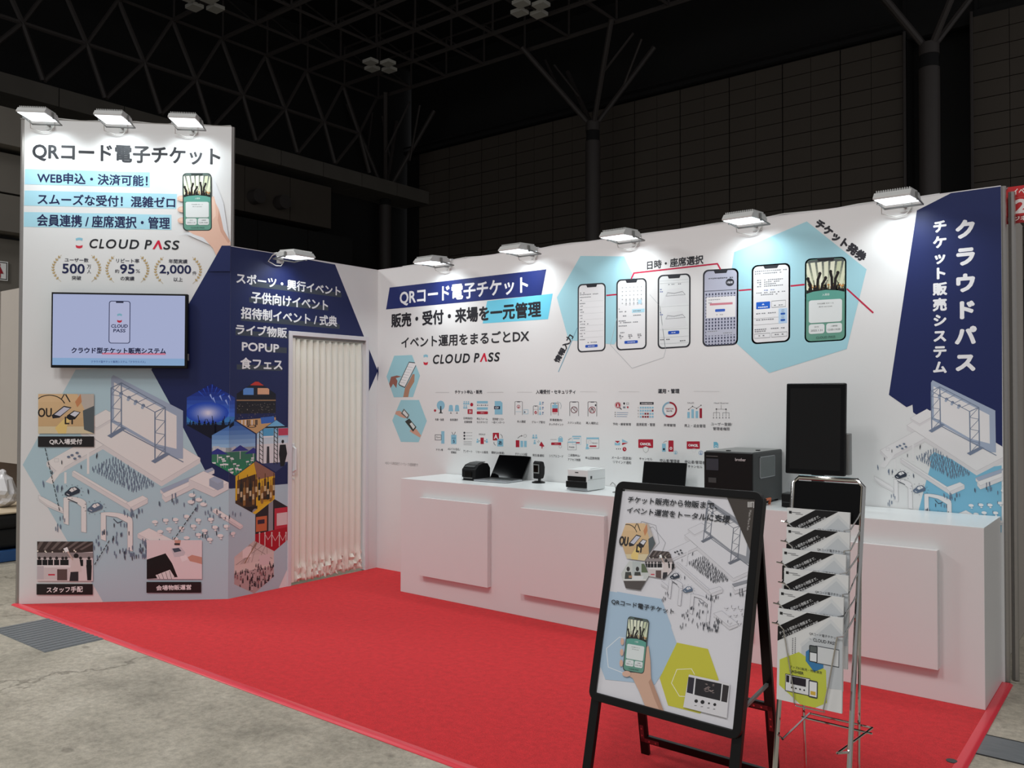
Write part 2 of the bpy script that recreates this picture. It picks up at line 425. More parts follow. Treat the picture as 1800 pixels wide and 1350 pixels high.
# little socket cover in the carpet, near right corner
o = tag(build(MB().cyl((0, 0, 0), 0.022, 0.003, 14, Matrix.Translation(hit(1673, 1338, (0, 0, 0.0), (0, 0, 1)))), 'screw_cap', M_DGREY), 'small dark round cap lying in the red carpet near its right edge', 'cap')

# floor plates
gm = bpy.data.materials.new('ribbed_grey_plate'); gm.use_nodes = True
_nt = gm.node_tree; _b = _nt.nodes['Principled BSDF']; _b.inputs['Base Color'].default_value = lin((112, 116, 120)); _b.inputs['Roughness'].default_value = 0.5
_n = _nt.nodes.new('ShaderNodeTexNoise'); _n.inputs['Scale'].default_value = 30; _r = _nt.nodes.new('ShaderNodeValToRGB'); _r.color_ramp.elements[0].color = lin((88, 92, 96)); _r.color_ramp.elements[1].color = lin((132, 136, 138))
_nt.links.new(_n.outputs['Fac'], _r.inputs[0]); _nt.links.new(_r.outputs[0], _b.inputs['Base Color'])
PM = Matrix.Translation((0, 0, 0))
pl = thing('floor_grate', 'grey ribbed steel cover plate in the concrete left of the red carpet', 'floor plate', (-0.1, -2.8, 0))
build(MB().box((-0.5, -2.98, -0.009), (0.31, -2.615, -0.004)), 'plate', gm, pl)
rib = None
for k in range(14):
    x = -0.49 + k * 0.058
    if rib is None:
        rib = build(MB().box((x, -2.975, -0.004), (x + 0.03, -2.62, -0.0015)), 'rib', gm, pl, bevel=0.001)
    else:
        c = rib.copy(); COL.objects.link(c); c.location.x = k * 0.058
pr_ = thing('trench_cover', 'plain grey steel strip in the concrete right of the red carpet', 'floor plate', (6.0, -0.98, 0))
build(MB().box((4.985, -1.105, -0.009), (9.0, -0.86, -0.0035)), 'cover', gm, pr_)
build(MB().box((4.985, -1.117, -0.009), (9.0, -1.106, -0.0045)).box((4.985, -0.859, -0.009), (9.0, -0.846, -0.0045)), 'joint', M_HALLD, pr_)
sj = MB().box((-14, -3.34, -0.0062), (0.32, -3.33, -0.0052)); struct(sj, 'floor_joint', M_HALLD, parent=FLOOR)

# booth walls
wb = MB().box((0, 0, 0), (WX, 0.06, WH)); WALL_B = struct(wb, 'wall_back', M_WALL)
ws = MB(); ws.box((-0.045, B0.y, 0), (0, DL, WH)); ws.box((-0.045, DL, DH), (0, DR, WH)); ws.box((-0.045, DR, 0), (0, 0.06, WH)); WALL_S = struct(ws, 'wall_side', M_WALL)
TM = Matrix(((TT.x, TN.x, 0, C0.x), (TT.y, TN.y, 0, C0.y), (0, 0, 1, 0), (0, 0, 0, 1)))   # local x along tower, y outward
wt = MB().box((0, -0.045, 0), (TL_, 0, TH), TM); WALL_T = struct(wt, 'wall_front', M_WALL)
# aluminium posts and top rails of the shell system
def post(mb, x, y, h, r=0.02): mb.tube([(x, y, 0.0), (x, y, h)], r, 8)
ap = MB(); ap.tube([(-0.016, -0.02, 0.0), (-0.016, -0.02, TH + 0.004)], 0.018, 8, TM); struct(ap, 'post', M_ALU, parent=WALL_T)
ap = MB(); ap.tube([(TL_ + 0.004, -0.03, WH), (TL_ + 0.004, -0.03, TH + 0.004)], 0.016, 8, TM); struct(ap, 'post', M_ALU, parent=WALL_T)
ap = MB(); ap.tube([(WX + 0.006, 0.03, 0.0), (WX + 0.006, 0.03, WH + 0.004)], 0.016, 8); struct(ap, 'post', M_ALU, parent=WALL_B)
ap = MB(); ap.tube([(WX + 0.04, 0.09, 0.0), (WX + 0.04, 0.09, WH - 0.02)], 0.018, 8); struct(ap, 'post', M_ALU, parent=WALL_B)
struct(MB().box((-0.03, -0.046, TH), (TL_, 0.001, TH + 0.006), TM), 'top_rail', M_ALU, parent=WALL_T)
struct(MB().box((0, -0.001, WH), (WX, 0.061, WH + 0.005)), 'top_rail', M_WFRAME, parent=WALL_B)
struct(MB().box((-0.046, B0.y, WH), (0.001, 0.0, WH + 0.005)), 'top_rail', M_WFRAME, parent=WALL_S)
# storage room inside: dark floor seen under the door
struct(MB().box((-1.2, 0.02, 0), (-0.045, 0.06, WH)), 'wall_storage', M_TAUPE)

# folding door with its frame
DOOR = thing('door_1', None, None, (0, (DL + DR) / 2, 0)); tag(DOOR, kind='structure')
build(MB().box((-0.06, DL, 0), (0.012, DL + 0.034, DH)), 'door_frame', M_WFRAME, DOOR, 0.002)
build(MB().box((-0.06, DR - 0.034, 0), (0.012, DR, DH)), 'door_frame', M_WFRAME, DOOR, 0.002)
build(MB().box((-0.06, DL + 0.034, DH - 0.035), (0.012, DR - 0.034, DH)), 'door_frame', M_WFRAME, DOOR, 0.002)
build(MB().box((-0.038, DL + 0.034, DH - 0.055), (-0.008, DR - 0.034, DH - 0.035)), 'door_rail', M_MGREY, DOOR)
def curtain():
    y0, y1 = DL + 0.075, DR - 0.05; nf = 11; NY = nf * 16; NZ = 70
    z0, z1 = 0.022, DH - 0.06
    rnd = random.Random(3); ph = [rnd.uniform(-0.25, 0.25) for _ in range(nf + 1)]
    cr = [[rnd.uniform(-1, 1) for _ in range(40)] for _ in range(14)]
    vs = []; fs = []
    for j in range(NZ + 1):
        t = j / NZ; z = z0 + (z1 - z0) * t
        for i in range(NY + 1):
            s_ = i / NY; fold = s_ * nf; k = int(min(fold, nf - 1)); fr = fold - k
            w = math.sin(math.pi * fr) ** 0.55
            amp = 0.031 * (0.75 + 0.25 * math.sin(5 * s_ + 1))
            x = -0.03 + amp * w
            # pinched gathers at the head
            if t > 0.93: x += -0.012 * ((t - 0.93) / 0.07) * (0.5 + 0.5 * math.cos(4 * math.pi * fr))
            # crumples near the hem
            if t < 0.1:
                q = (0.1 - t) / 0.1; q = math.sin(min(1, q * 1.15) * math.pi * 0.62)
                a = s_ * 39; ia = int(min(a, 38)); fa = a - ia; b_ = t / 0.1 * 12; ib = int(min(b_, 12)); fb = b_ - ib
                nz = (cr[ib][ia] * (1 - fa) + cr[ib][ia + 1] * fa) * (1 - fb) + (cr[ib + 1][ia] * (1 - fa) + cr[ib + 1][ia + 1] * fa) * fb
                x += 0.026 * q * nz + 0.010 * q
            y = y0 + (y1 - y0) * s_ + 0.006 * math.sin(2 * math.pi * fr) * (1 if t < 0.9 else 1 + 6 * (t - 0.9)) + 0.006 * ph[k] * math.sin(t * 5 + k)
            zz = z + (0.006 * math.sin(fold * 2 * math.pi) if j == 0 else 0)
            vs.append(Vector((x, y, zz)))
    for j in range(NZ):
        for i in range(NY):
            a = j * (NY + 1) + i; fs.append((a, a + 1, a + NY + 2, a + NY + 1))
    mb = MB(); mb.v = vs; mb.f = fs; return mb
o = build(curtain(), 'folding_leaf', M_DOOR, DOOR, smooth=True)
sd = o.modifiers.new('thick', 'SOLIDIFY'); sd.thickness = 0.0015
build(MB().box((-0.04, DL + 0.036, 0.02), (-0.004, DL + 0.075, DH - 0.055)), 'lead_rail', M_DOOR, DOOR, 0.004)
hm = MB(); hm.tube([(0.0, DL + 0.055, 0.93), (0.03, DL + 0.055, 0.945), (0.03, DL + 0.055, 1.12), (0.0, DL + 0.055, 1.135)], 0.009, 8)
hm.box((-0.006, DL + 0.042, 0.90), (0.003, DL + 0.068, 1.16)).cyl((0, 0, 0), 0.006, 0.012, 10, Matrix.Translation((0.002, DL + 0.055, 0.87)) @ Matrix.Rotation(math.pi / 2, 4, 'Y'))
build(hm, 'door_handle', M_PWHITE, DOOR, 0.002)

# ------------------------------------------------------------------ prints
WHT = (236, 237, 238); NAVY = (29, 39, 88); LBLUE = (170, 216, 228); CYAN = (112, 206, 232); INK = (32, 34, 40); TNAVY = (30, 36, 78); RED = (206, 30, 62)
GOLD = (186, 158, 100); PINKW = (236, 232, 230); SLATE = (120, 134, 158); SLATE2 = (164, 178, 200)
PR_T = Print(P_T, WALL_T, M_PRINT, regions=[convex_edges([(0, 0), (TL_, 0), (TL_, TH), (0, TH)])])
sD0, sD1 = TL_ + (DL - B0.y), TL_ + (DR - B0.y); sE = TL_ - B0.y
def _r(a, b, c, d): return convex_edges([(a, b), (c, b), (c, d), (a, d)])
PR_S = Print(P_S, WALL_S, M_PRINT, regions=[_r(TL_, 0, sD0, WH), _r(sD0, DH, sD1, WH), _r(sD1, 0, sE, WH)])
PR_B = Print(P_B, WALL_B, M_PRINT, step=1.6e-5, regions=[_r(0, 0, WX, WH)])
def cv(pr, s_=1.0, ox=0.0, oy=0.0):
    return Canvas(pr, lambda x, y: pr.p.uv(ox + x / s_, oy + y / s_))
T1 = cv(PR_T); S1 = cv(PR_S); K1 = cv(PR_B)
c1 = cv(PR_T, 3.971, 0, 180); c2 = cv(PR_T, 4.5, 0, 500); c3 = cv(PR_T, 3.971, 0, 780)
uvT = P_T.uv; uvS = P_S.uv
def both(pts_t, pts_s, col):
    """a shape that runs round the corner: pixels seen on the tower, pixels seen on the side wall"""
    pts = [uvT(*p) if w == 'T' else uvS(*p) for w, p in pts_t]
    PR_T.add(pts, col); PR_S.add(pts, col)
def bothflush(n, label=None): PR_T.flush(n, label); PR_S.flush(n, label)

# backgrounds: navy hexagon across the corner, pale blue hexagon below
both([('T', (133, 650)), ('T', (40, 817)), ('T', (181, 1057.5)), ('T', (402, 1056)), ('S', (405, 1056)), ('S', (487, 1040)), ('S', (505, 1000)), ('S', (507, 851)), ('T', (404, 845)), ('T', (300, 640))], None, (182, 208, 218))
bothflush('pale_hexagon')
both([('T', (390, 432)), ('T', (408, 432)), ('S', (408, 432.5)), ('S', (589, 465)), ('S', (664, 652)), ('S', (600, 800)), ('S', (590, 848)), ('S', (507, 850.5)), ('S', (406, 859)), ('T', (404, 859)), ('T', (376, 851)), ('T', (372, 836)), ('T', (360, 826)), ('T', (322, 752)), ('T', (266, 650)), ('T', (340, 520))], None, NAVY)
bothflush('navy_hexagon')
# lower white corner on the side wall beside the door
S1.poly([(487, 1040), (505, 1034), (505, 1002)], WHT); PR_S.flush('white_corner')

PR_T.rest(); PR_S.rest()
# ---- tower lettering
c1.text('QRコード電子チケット', (230, 288), (1535, 318), (230, 404), (46, 48, 52), 0.004); PR_T.flush('lettering')
for quad, body, tb in (([(175, 465), (1045, 488), (1045, 592), (172, 572)], 'WEB申込・決済可能！', ((262, 494), (1030, 505), (262, 562))),
                       ([(172, 615), (1235, 640), (1230, 743), (168, 720)], 'スムーズな受付！混雑ゼロ', ((265, 642), (1222, 658), (265, 712))),
                       ([(168, 765), (1197, 785), (1197, 890), (166, 868)], '会員連携 / 座席選択・管理', ((260, 783), (1185, 800), (260, 862)))):
    c1.poly(quad, (170, 218, 234)); PR_T.flush('text_band')
    c1.text(body, *tb, TNAVY, 0.0022); PR_T.flush('lettering')

def logo_text(c, TL, TR, BL, col=INK, bold=0.002, red=RED):
    """wide sans wordmark with a roof-shaped red A"""
    q = c.aff(TL, TR, BL)
    for body, x0, x1 in (('C', 0, .085), ('L', .115, .165), ('O', .185, .295), ('U', .33, .42), ('D', .455, .55), ('P', .625, .69), ('S', .835, .905), ('S', .93, 1.0)):
        q.text(body, (x0, 0), (x1, 0), (x0, 1), col, bold, flat=False, shear=0.12, res=4)
    q.poly([(.712, 1), (.765, 0), (.785, 0), (.825, 1), (.797, 1), (.772, .38), (.738, 1)], red)
def logo_mark(c, x0, y0, x1, y1):
    q = c.sub(x0, y0, x1, y1)
    for k, (ya, yb, col) in enumerate(((0.0, 0.26, (140, 196, 216)), (0.72, 1.0, (204, 44, 66)))):
        s_ = 0.10 if k == 0 else -0.10
        pts = [(x, ya + s_ * math.sin(math.pi * x) * -1) for x in (0, .25, .5, .75, 1)] + [(x * 0.86 + .07, yb + s_ * math.sin(math.pi * x) * -1) for x in (1, .75, .5, .25, 0)]
        q.poly(pts, col)
logo_mark(c1, 528, 950, 578, 1013); logo_text(c1, (625, 954), (1247, 966), (621, 1016)); PR_T.flush('logo')
def laurel(c, x0, x1, y0, y1):
    for sgn, xs in ((1, x0), (-1, x1)):
        w = (x1 - x0) * 0.2; H = y1 - y0; pts = []
        for k in range(11):
            t = k / 10; pts.append((xs + sgn * (w * 0.15 + w * 0.85 * (2 * t - 1) ** 2 * (1.0 if t > .5 else .95)), y1 - H * t))
        c.line(pts, H * 0.012, GOLD)
        for k in range(1, 10):
            x, y = pts[k]; dx = pts[min(k + 1, 10)][0] - pts[k - 1][0]; dy = pts[min(k + 1, 10)][1] - pts[k - 1][1]; L = math.hypot(dx, dy); dx /= L; dy /= L
            for sd_ in (-1, 1):
                ax = dx * 0.8 + sd_ * -dy * 0.62; ay = dy * 0.8 + sd_ * dx * 0.62; ll = H * 0.095; ww = H * 0.024
                c.poly([(x, y), (x + ax * ll * .5 - ay * ww, y + ay * ll * .5 + ax * ww), (x + ax * ll, y + ay * ll), (x + ax * ll * .5 + ay * ww, y + ay * ll * .5 - ax * ww)], GOLD)
for x0, x1, y0, items in ((360, 707, 1066, [('ユーザー数', 452, 1086, 618, 1113, .0008), ('500', 437, 1127, 590, 1192, .0022), ('万', 608, 1133, 636, 1160, .0004), ('人', 608, 1166, 636, 1193, .0004), ('突破', 502, 1210, 567, 1239, .0008)]),
                       (737, 1042, 1072, [('リピート率', 812, 1090, 972, 1119, .0008), ('約', 803, 1164, 832, 1191, .0004), ('95', 840, 1130, 938, 1194, .0022), ('%', 948, 1164, 978, 1190, 0), ('の実績', 842, 1214, 938, 1243, .0008)]),
                       (1075, 1410, 1080, [('年間実績', 1178, 1094, 1308, 1123, .0008), ('2,000', 1115, 1135, 1333, 1201, .0022), ('件', 1343, 1178, 1372, 1205, .0004), ('以上', 1212, 1221, 1275, 1250, .0008)])):
    laurel(c1, x0, x1, y0, y0 + 185); PR_T.flush('laurel')
    for b_, xa, ya, xb, yb, bo in items:
        c1.text(b_, (xa, ya), (xb, ya + 2), (xa, yb), TNAVY if bo > .002 else (58, 58, 70), bo)
    PR_T.flush('lettering')

# ---- small pictures
def hue(a, b, t): return tuple(a[i] + (b[i] - a[i]) * t for i in range(3))
def grad(q, top, bot, n=8, y0=0.0, y1=1.0):
    q.pr.L += 1; h = q.pr.hold; q.pr.hold = True
    for k in range(n): q.rect(0, y0 + (y1 - y0) * k / n, 1, y0 + (y1 - y0) * (k + 1) / n, hue(top, bot, k / (n - 1)))
    q.pr.hold = h
def crowd(q, y, col, n, h, rnd, arms=True):
    q.pr.L += 1; hh = q.pr.hold; q.pr.hold = True
    q.rect(0, y + h * 0.25, 1, 1, col)
    for k in range(n):
        q.pr.k = (q.pr.k + 1) % 10
        x = (k + rnd.random()) / n; yy = y + rnd.uniform(-.3, .3) * h; r = h * rnd.uniform(.12, .2)
        q.disc(x, yy, r * .9, r, col, 7)
        q.poly([(x - r * 1.4, 1), (x - r * 1.2, yy + r), (x + r * 1.2, yy + r), (x + r * 1.4, 1)], col)
        if arms and rnd.random() < .6:
            ax = x + rnd.uniform(-.4, .4) * h; q.line([(x, yy + r), (ax, yy - h * rnd.uniform(.4, .9))], h * .1, col)
    q.pr.hold = hh
def pic_concert(q, rnd=None, green=False):
    rnd = rnd or random.Random(5)
    if green:
        grad(q, (92, 100, 98), (206, 212, 178), 8, 0, .72); grad(q, (150, 140, 96), (40, 34, 26), 4, .72, 1)
        for k in range(9):
            x = .06 + .11 * k; t = .5 + (x - .5) * 1.6
            q.poly([(x - .012, .95), (x + .05, .95), (t + .07, .05 + .1 * abs(x - .5)), (t - .05, .08)], hue((206, 214, 180), (242, 244, 222), rnd.random()))
        for k in range(14): q.disc(rnd.random(), .72 + .08 * rnd.random(), .04, .02, (206, 140, 72), 6)
        crowd(q, .8, (24, 20, 20), 12, .2, rnd)
        for x, y, dx in ((.3, .42, .05), (.42, .55, .08), (.66, .38, -.03), (.76, .42, .06), (.1, .55, -.06)):
            q.line([(x - dx * .5, .95), (x, y + .14), (x + dx, y)], .07, (26, 20, 20)); q.disc(x + dx, y - .02, .045, .055, (28, 22, 22), 7)
    else:
        grad(q, (12, 26, 110), (70, 120, 226), 8, 0, .6); grad(q, (60, 130, 200), (8, 10, 44), 4, .6, 1)
        for k in range(7):
            a = -2.5 + .32 * k; L_ = rnd.uniform(.3, .7); q.poly([(.5 + .16 * math.cos(a), .34 + .16 * math.sin(a)), (.5 + L_ * math.cos(a), .34 + L_ * math.sin(a)), (.5 + L_ * math.cos(a + .09), .34 + L_ * math.sin(a + .09))], (40, 84, 206))
        for k in range(12):
            t_ = k / 11; q.disc(.42 + .02 * t_, .53, .4 * (1 - t_) + .04, .17 * (1 - t_) + .03, hue((34, 74, 190), (224, 222, 244), t_ ** 1.2), 18)
        for x, y in ((.46, .2), (.52, .26), (.66, .22), (.78, .3), (.84, .22)): q.poly([(x, y), (x + .03, y - .02), (x + .07, y + .1)], (150, 176, 240))
        crowd(q, .72, (10, 12, 36), 16, .12, rnd)
def pic_arena(q):
    rnd = random.Random(6)
    grad(q, (12, 16, 34), (34, 34, 40), 6, 0, .62); q.rect(0, .36, 1, .385, (150, 120, 90))
    for k in range(70): q.rect(*(lambda a, b: (a, b, a + .02, b + .012))(rnd.random(), rnd.uniform(.42, .7)), hue((60, 56, 52), (150, 140, 130), rnd.random()))
    q.poly([(.12, .06), (.46, 0), (.9, .08), (.86, .26), (.5, .3), (.12, .26)], (30, 34, 48))
    q.rect(.16, .14, .42, .27, (96, 150, 220)); q.rect(.52, .14, .82, .26, (226, 176, 140)); q.rect(.34, .02, .72, .09, (200, 60, 50))
    q.poly([(0, .74), (1, .7), (1, 1), (0, 1)], (206, 168, 116)); q.poly([(.6, .7), (.95, .68), (.98, .8), (.62, .82)], (60, 110, 196))
    q.disc(.38, .86, .12, .03, (60, 52, 50)); q.disc(.38, .86, .08, .018, (206, 168, 116))
    for k in range(8): x = rnd.uniform(.1, .8); q.rect(x, .74, x + .025, .84, (40, 40, 52) if k % 2 else (236, 236, 236))
def pic_terrace(q):
    rnd = random.Random(8); grad(q, (52, 98, 176), (150, 190, 226), 6, 0, .5); q.rect(0, .48, 1, .56, (150, 160, 168)); grad(q, (60, 120, 96), (40, 140, 96), 3, .56, 1)
    for k in range(10): x = rnd.random(); q.rect(x, .44 + .04 * rnd.random(), x + .06, .55, (196, 200, 206))
    for x, y in ((.12, .55), (.62, .5), (.95, .56)): q.poly([(x - .22, y + .05), (x, y - .06), (x + .22, y + .05)], (52, 56, 140)); q.rect(x - .008, y + .05, x + .008, y + .2, (220, 220, 220))
    for k in range(34):
        x = rnd.random(); y = rnd.uniform(.62, .98); s_ = .03 + .03 * y; q.rect(x, y, x + s_ * 1.4, y + s_ * .5, (230, 234, 236)); q.rect(x + s_ * .3, y, x + s_ * .4, y + s_ * 1.4, (206, 210, 214))
def pic_gate(q):
    q.rect(0, 0, 1, 1, (226, 228, 230)); grad(q, (120, 190, 232), (206, 226, 236), 4, 0, .45); q.rect(0, .82, 1, 1, (60, 70, 112))
    for x in (.06, .44, .92):
        q.rect(x, .12, x + .02, .85, (28, 30, 34)); q.rect(x + .09, .12, x + .11, .85, (28, 30, 34))
        for k in range(9): q.line([(x + .01, .14 + .08 * k), (x + .1, .2 + .08 * k)], .012, (28, 30, 34))
    q.rect(0, .12, 1, .15, (28, 30, 34)); q.rect(.16, .16, .43, .3, (90, 170, 214)); q.rect(.56, .16, .9, .3, (196, 70, 96)); q.rect(.16, .3, .43, .33, (240, 240, 240))
    q.disc(.68, .42, .035, .035, (26, 26, 30)); q.poly([(.6, .48), (.76, .48), (.8, .66), (.72, .9), (.62, .9), (.58, .66)], (26, 26, 30)); q.poly([(.26, .5), (.32, .5), (.33, .82), (.25, .82)], (60, 60, 66))
def pic_bottles(q):
    rnd = random.Random(9); q.rect(0, 0, 1, 1, (40, 34, 30)); q.poly([(0, .1), (.5, 0), (1, .3), (1, 1), (0, .8)], (226, 184, 44)); q.poly([(.45, 0), (1, 0), (1, .3), (.55, .35)], (150, 110, 92))
    q.rect(.62, .5, .96, .78, (196, 150, 40)); q.rect(.66, .58, .92, .74, (60, 44, 24))
    q.poly([(.0, .34), (.5, .24), (.52, .84), (0, .84)], (70, 52, 36))
    for k in range(13):
        x = .04 + .075 * k; y = .34 + .2 * ((k * 7) % 3) / 3; c_ = ((96, 66, 34), (40, 44, 40), (150, 112, 58))[k % 3]
        q.rrect(x, y, x + .06, y + .34, .015, c_, 3); q.rect(x + .02, y - .1, x + .04, y + .02, c_); q.rect(x + .005, y + .14, x + .055, y + .24, (206, 190, 150))
    q.rect(0, .84, .55, 1, (36, 32, 34)); q.disc(.5, .95, .08, .06, (150, 150, 156)); q.poly([(.4, .98), (.62, .86), (.98, .76), (.98, .86), (.6, 1)], (232, 192, 48)); q.rect(0, .3, .04, .7, (226, 184, 44))
def pic_redcarpet(q):
    q.rect(0, 0, 1, 1, (44, 40, 44)); q.rect(.34, .02, .46, .6, (150, 152, 156)); q.rect(.5, .18, .98, .6, (196, 52, 70)); q.rect(.56, .28, .84, .52, (226, 206, 206)); q.rect(.02, .3, .3, .58, (200, 110, 70)); q.rect(.06, .36, .24, .44, (60, 44, 60))
    q.poly([(0, .62), (1, .56), (1, 1), (0, 1)], (176, 26, 44))
    for x in (.1, .24, .42, .62, .8): q.rect(x, .6 + .1 * x, x + .022, .86 + .1 * x, (220, 214, 210)); q.disc(x + .011, .6 + .1 * x, .02, .02, (220, 214, 210), 8)
    q.line([(.25, .64), (.33, .76), (.43, .66), (.52, .8), (.63, .68), (.72, .82), (.81, .7)], .012, (226, 200, 200))
def pic_fair(q):
    rnd = random.Random(10); grad(q, (206, 196, 190), (226, 214, 206), 4, 0, .55); q.rect(0, .55, 1, 1, (190, 170, 168))
    for k in range(9): q.line([(rnd.random(), 0), (rnd.random(), .4)], .012, (160, 148, 142))
    q.rect(.2, .1, .42, .3, (236, 226, 222)); q.rect(.62, .3, .9, .5, (222, 206, 206)); q.line([(.55, .05), (.25, .4)], .02, (150, 120, 90))
    for k in range(70):
        x = rnd.random(); y = rnd.uniform(.46, .9); s_ = .02 + .045 * (y - .3); c_ = rnd.choice([(52, 50, 58), (80, 76, 84), (150, 110, 112), (206, 190, 190), (40, 40, 48)])
        q.disc(x, y - s_, s_ * .35, s_ * .35, (60, 50, 48), 6); q.rect(x - s_ * .4, y - s_ * .6, x + s_ * .4, y + s_, c_)
def pic_scan(q):
    """two phones and a reader over a tan floor"""
    grad(q, (226, 192, 148), (206, 172, 126), 5); q.rect(0, .82, 1, 1, (222, 206, 170))
    q.ring(.2, .35, .28, .3, (40, 36, 34), 180, 340, 16, 1.1); q.poly([(.5, 0), (.58, .2), (.56, .21), (.48, .02)], (44, 38, 36)); q.line([(.42, .12), (.47, .0)], .02, (44, 38, 36))
    q.text('OU', (.0, .36), (.24, .36), (.0, .58), (46, 38, 34), 0.002); q.text('LT', (.48, .58), (.66, .58), (.48, .76), (46, 38, 34), 0.002)
    q.poly([(.36, 1), (.3, .86), (.44, .66), (.55, .52), (.6, .58), (.52, .8), (.5, 1)], (236, 206, 130)); q.poly([(.7, 0), (1, 0), (1, .9), (.86, .5)], (196, 186, 176)); q.poly([(.8, .42), (1, .3), (1, 1), (.82, .9)], (88, 96, 100)); q.poly([(.66, .2), (.76, 0), (.78, .2), (.7, .34)], (206, 140, 96))
    q.poly([(.24, .54), (.46, .3), (.6, .34), (.38, .6), (.26, .62)], (38, 38, 46)); q.poly([(.29, .52), (.46, .33), (.57, .36), (.39, .56)], (206, 206, 220))
    q.poly([(.52, .54), (.64, .42), (.76, .46), (.66, .64), (.56, .66), (.5, .6)], (30, 30, 36)); q.poly([(.57, .52), (.65, .44), (.74, .47), (.66, .58)], (222, 222, 230))
def pic_staff(q):
    rnd = random.Random(12); q.rect(0, 0, 1, 1, (226, 214, 214)); q.poly([(0, 0), (1, 0), (1, .26), (.6, .3), (0, .3)], (64, 52, 50))
    for k in range(7): q.poly([(.05 + .16 * k, 0), (.12 + .16 * k, 0), (.02 + .13 * k, .22), (-.02 + .13 * k, .2)], (112, 100, 96))
    for k in range(8): q.disc(rnd.random(), .22 + .06 * rnd.random(), .015, .02, (246, 236, 220), 7)
    q.rect(0, .28, 1, .42, (150, 140, 140))
    for x in (.04, .14, .24, .35, .46, .52, .78, .93): q.disc(x, .42, .028, .04, (40, 34, 36), 8); q.rect(x - .045, .46, x + .045, .62, (24, 22, 26))
    q.rect(0, .6, .6, .66, (236, 230, 230)); q.rect(.1, .66, .58, .94, (214, 204, 204)); q.rect(.36, .7, .54, .98, (96, 76, 74)); q.rect(0, .62, .12, .95, (200, 192, 196)); q.rect(.2, .82, .32, .86, (206, 60, 80))
    q.disc(.7, .36, .045, .06, (34, 28, 28)); q.poly([(.62, .45), (.76, .44), (.8, .76), (.6, .78)], (220, 206, 204)); q.poly([(.6, .77), (.74, .76), (.74, 1), (.58, 1)], (46, 42, 48)); q.line([(.64, .46), (.55, .26)], .03, (206, 180, 170)); q.poly([(.47, .18), (.54, .14), (.57, .24), (.51, .28)], (246, 246, 246))
    q.poly([(.88, .6), (.98, .6), (.97, .98), (.9, .98)], (26, 24, 28))
def pic_tshirt(q):
    q.rect(0, 0, 1, 1, (232, 218, 220)); q.poly([(0, .5), (.34, .34), (.46, .6), (.56, .95), (0, 1)], (20, 18, 20)); q.poly([(.16, .9), (.42, .76), (.5, .94), (.44, 1), (.2, 1)], (226, 222, 222))
    for k in range(4): q.line([(.2 + .07 * k, .88 - .03 * k), (.24 + .07 * k, 1)], .008, (20, 18, 20))
    q.poly([(.44, .22), (.62, .18), (.7, .32), (.66, .42), (.5, .44)], (206, 200, 206)); q.poly([(.46, .22), (.58, .2), (.63, .28), (.5, .32)], (70, 80, 96)); q.poly([(.5, 0), (.62, 0), (.6, .14), (.52, .14)], (206, 156, 140)); q.rect(.5, .08, .6, .13, (60, 56, 60))
    q.poly([(.74, .44), (.82, .38), (1, .44), (1, .62), (.9, .58), (.78, .54)], (206, 152, 134)); q.poly([(.6, .42), (.72, .38), (.74, .5), (.64, .56)], (240, 232, 234))
def hexpts(cx, cy, w, h, flat=False):
    if flat: return [(cx - w / 2, cy), (cx - w / 4, cy - h / 2), (cx + w / 4, cy - h / 2), (cx + w / 2, cy), (cx + w / 4, cy + h / 2), (cx - w / 4, cy + h / 2)]
    return [(cx, cy - h / 2), (cx + w / 2, cy - h / 4), (cx + w / 2, cy + h / 4), (cx, cy + h / 2), (cx - w / 2, cy + h / 4), (cx - w / 2, cy - h / 4)]
# hexagonal photographs, in metres along tower + side wall
def hexphoto(cu, cvv, w, fn, label, border=False):
    h = w / 0.866
    for pr in (PR_T, PR_S):
        q = Canvas(pr, lambda x, y: (x, y)); q.clip(hexpts(cu, cvv, w, h))
        if border: pass
        qq = Canvas(pr, lambda x, y: (cu - w / 2 + w * x, cvv + h / 2 - h * y)); fn(qq); q.unclip()
        pr.flush('hexagon_photo', label)
def ctr(*pts):
    us = [uvS(*p)[0] if w == 'S' else uvT(*p)[0] for w, p in pts]; vs_ = [uvS(*p)[1] if w == 'S' else uvT(*p)[1] for w, p in pts]
    return us, vs_
# widths/centres from vertex pairs
g1 = uvT(328.6, 735)[0]; g2 = uvS(412, 735)[0]
zc = lambda w, a, b: ((uvT if w == 'T' else uvS)(*a)[1] + (uvT if w == 'T' else uvS)(*b)[1]) / 2
HW = uvS(484.5, 735)[0] - uvS(415.5, 735)[0]
hexphoto((g1 + g2) / 2, zc('T', (368, 671), (368, 775)), HW * 1.0, pic_concert, 'blue concert photograph')
hexphoto((uvS(415.5, 735)[0] + uvS(484.5, 735)[0]) / 2, zc('S', (450, 671), (452, 760)), HW, pic_arena, 'basketball arena photograph')
hexphoto((uvT(371.7, 800)[0] + uvS(449.3, 800)[0]) / 2, zc('S', (413.5, 742), (413, 835)), HW, pic_terrace, 'terrace photograph')
hexphoto((uvS(451, 790)[0] + uvS(507, 790)[0]) / 2 + .03, zc('S', (486, 740), (484, 828)), HW, pic_gate, 'truss gate photograph')
hexphoto((uvS(413, 860)[0] + uvS(483.5, 860)[0]) / 2, zc('S', (450, 814), (449, 901)), HW, pic_bottles, 'yellow bottle stall photograph')
hexphoto((uvS(450.5, 920)[0] + uvS(506, 920)[0]) / 2 + .02, zc('S', (484, 879), (482.5, 967)), HW, pic_redcarpet, 'red carpet photograph')
hexphoto((uvS(412, 995)[0] + uvS(481, 995)[0]) / 2, zc('S', (446, 954), (438.5, 1041)), HW, pic_fair, 'trade fair photograph')

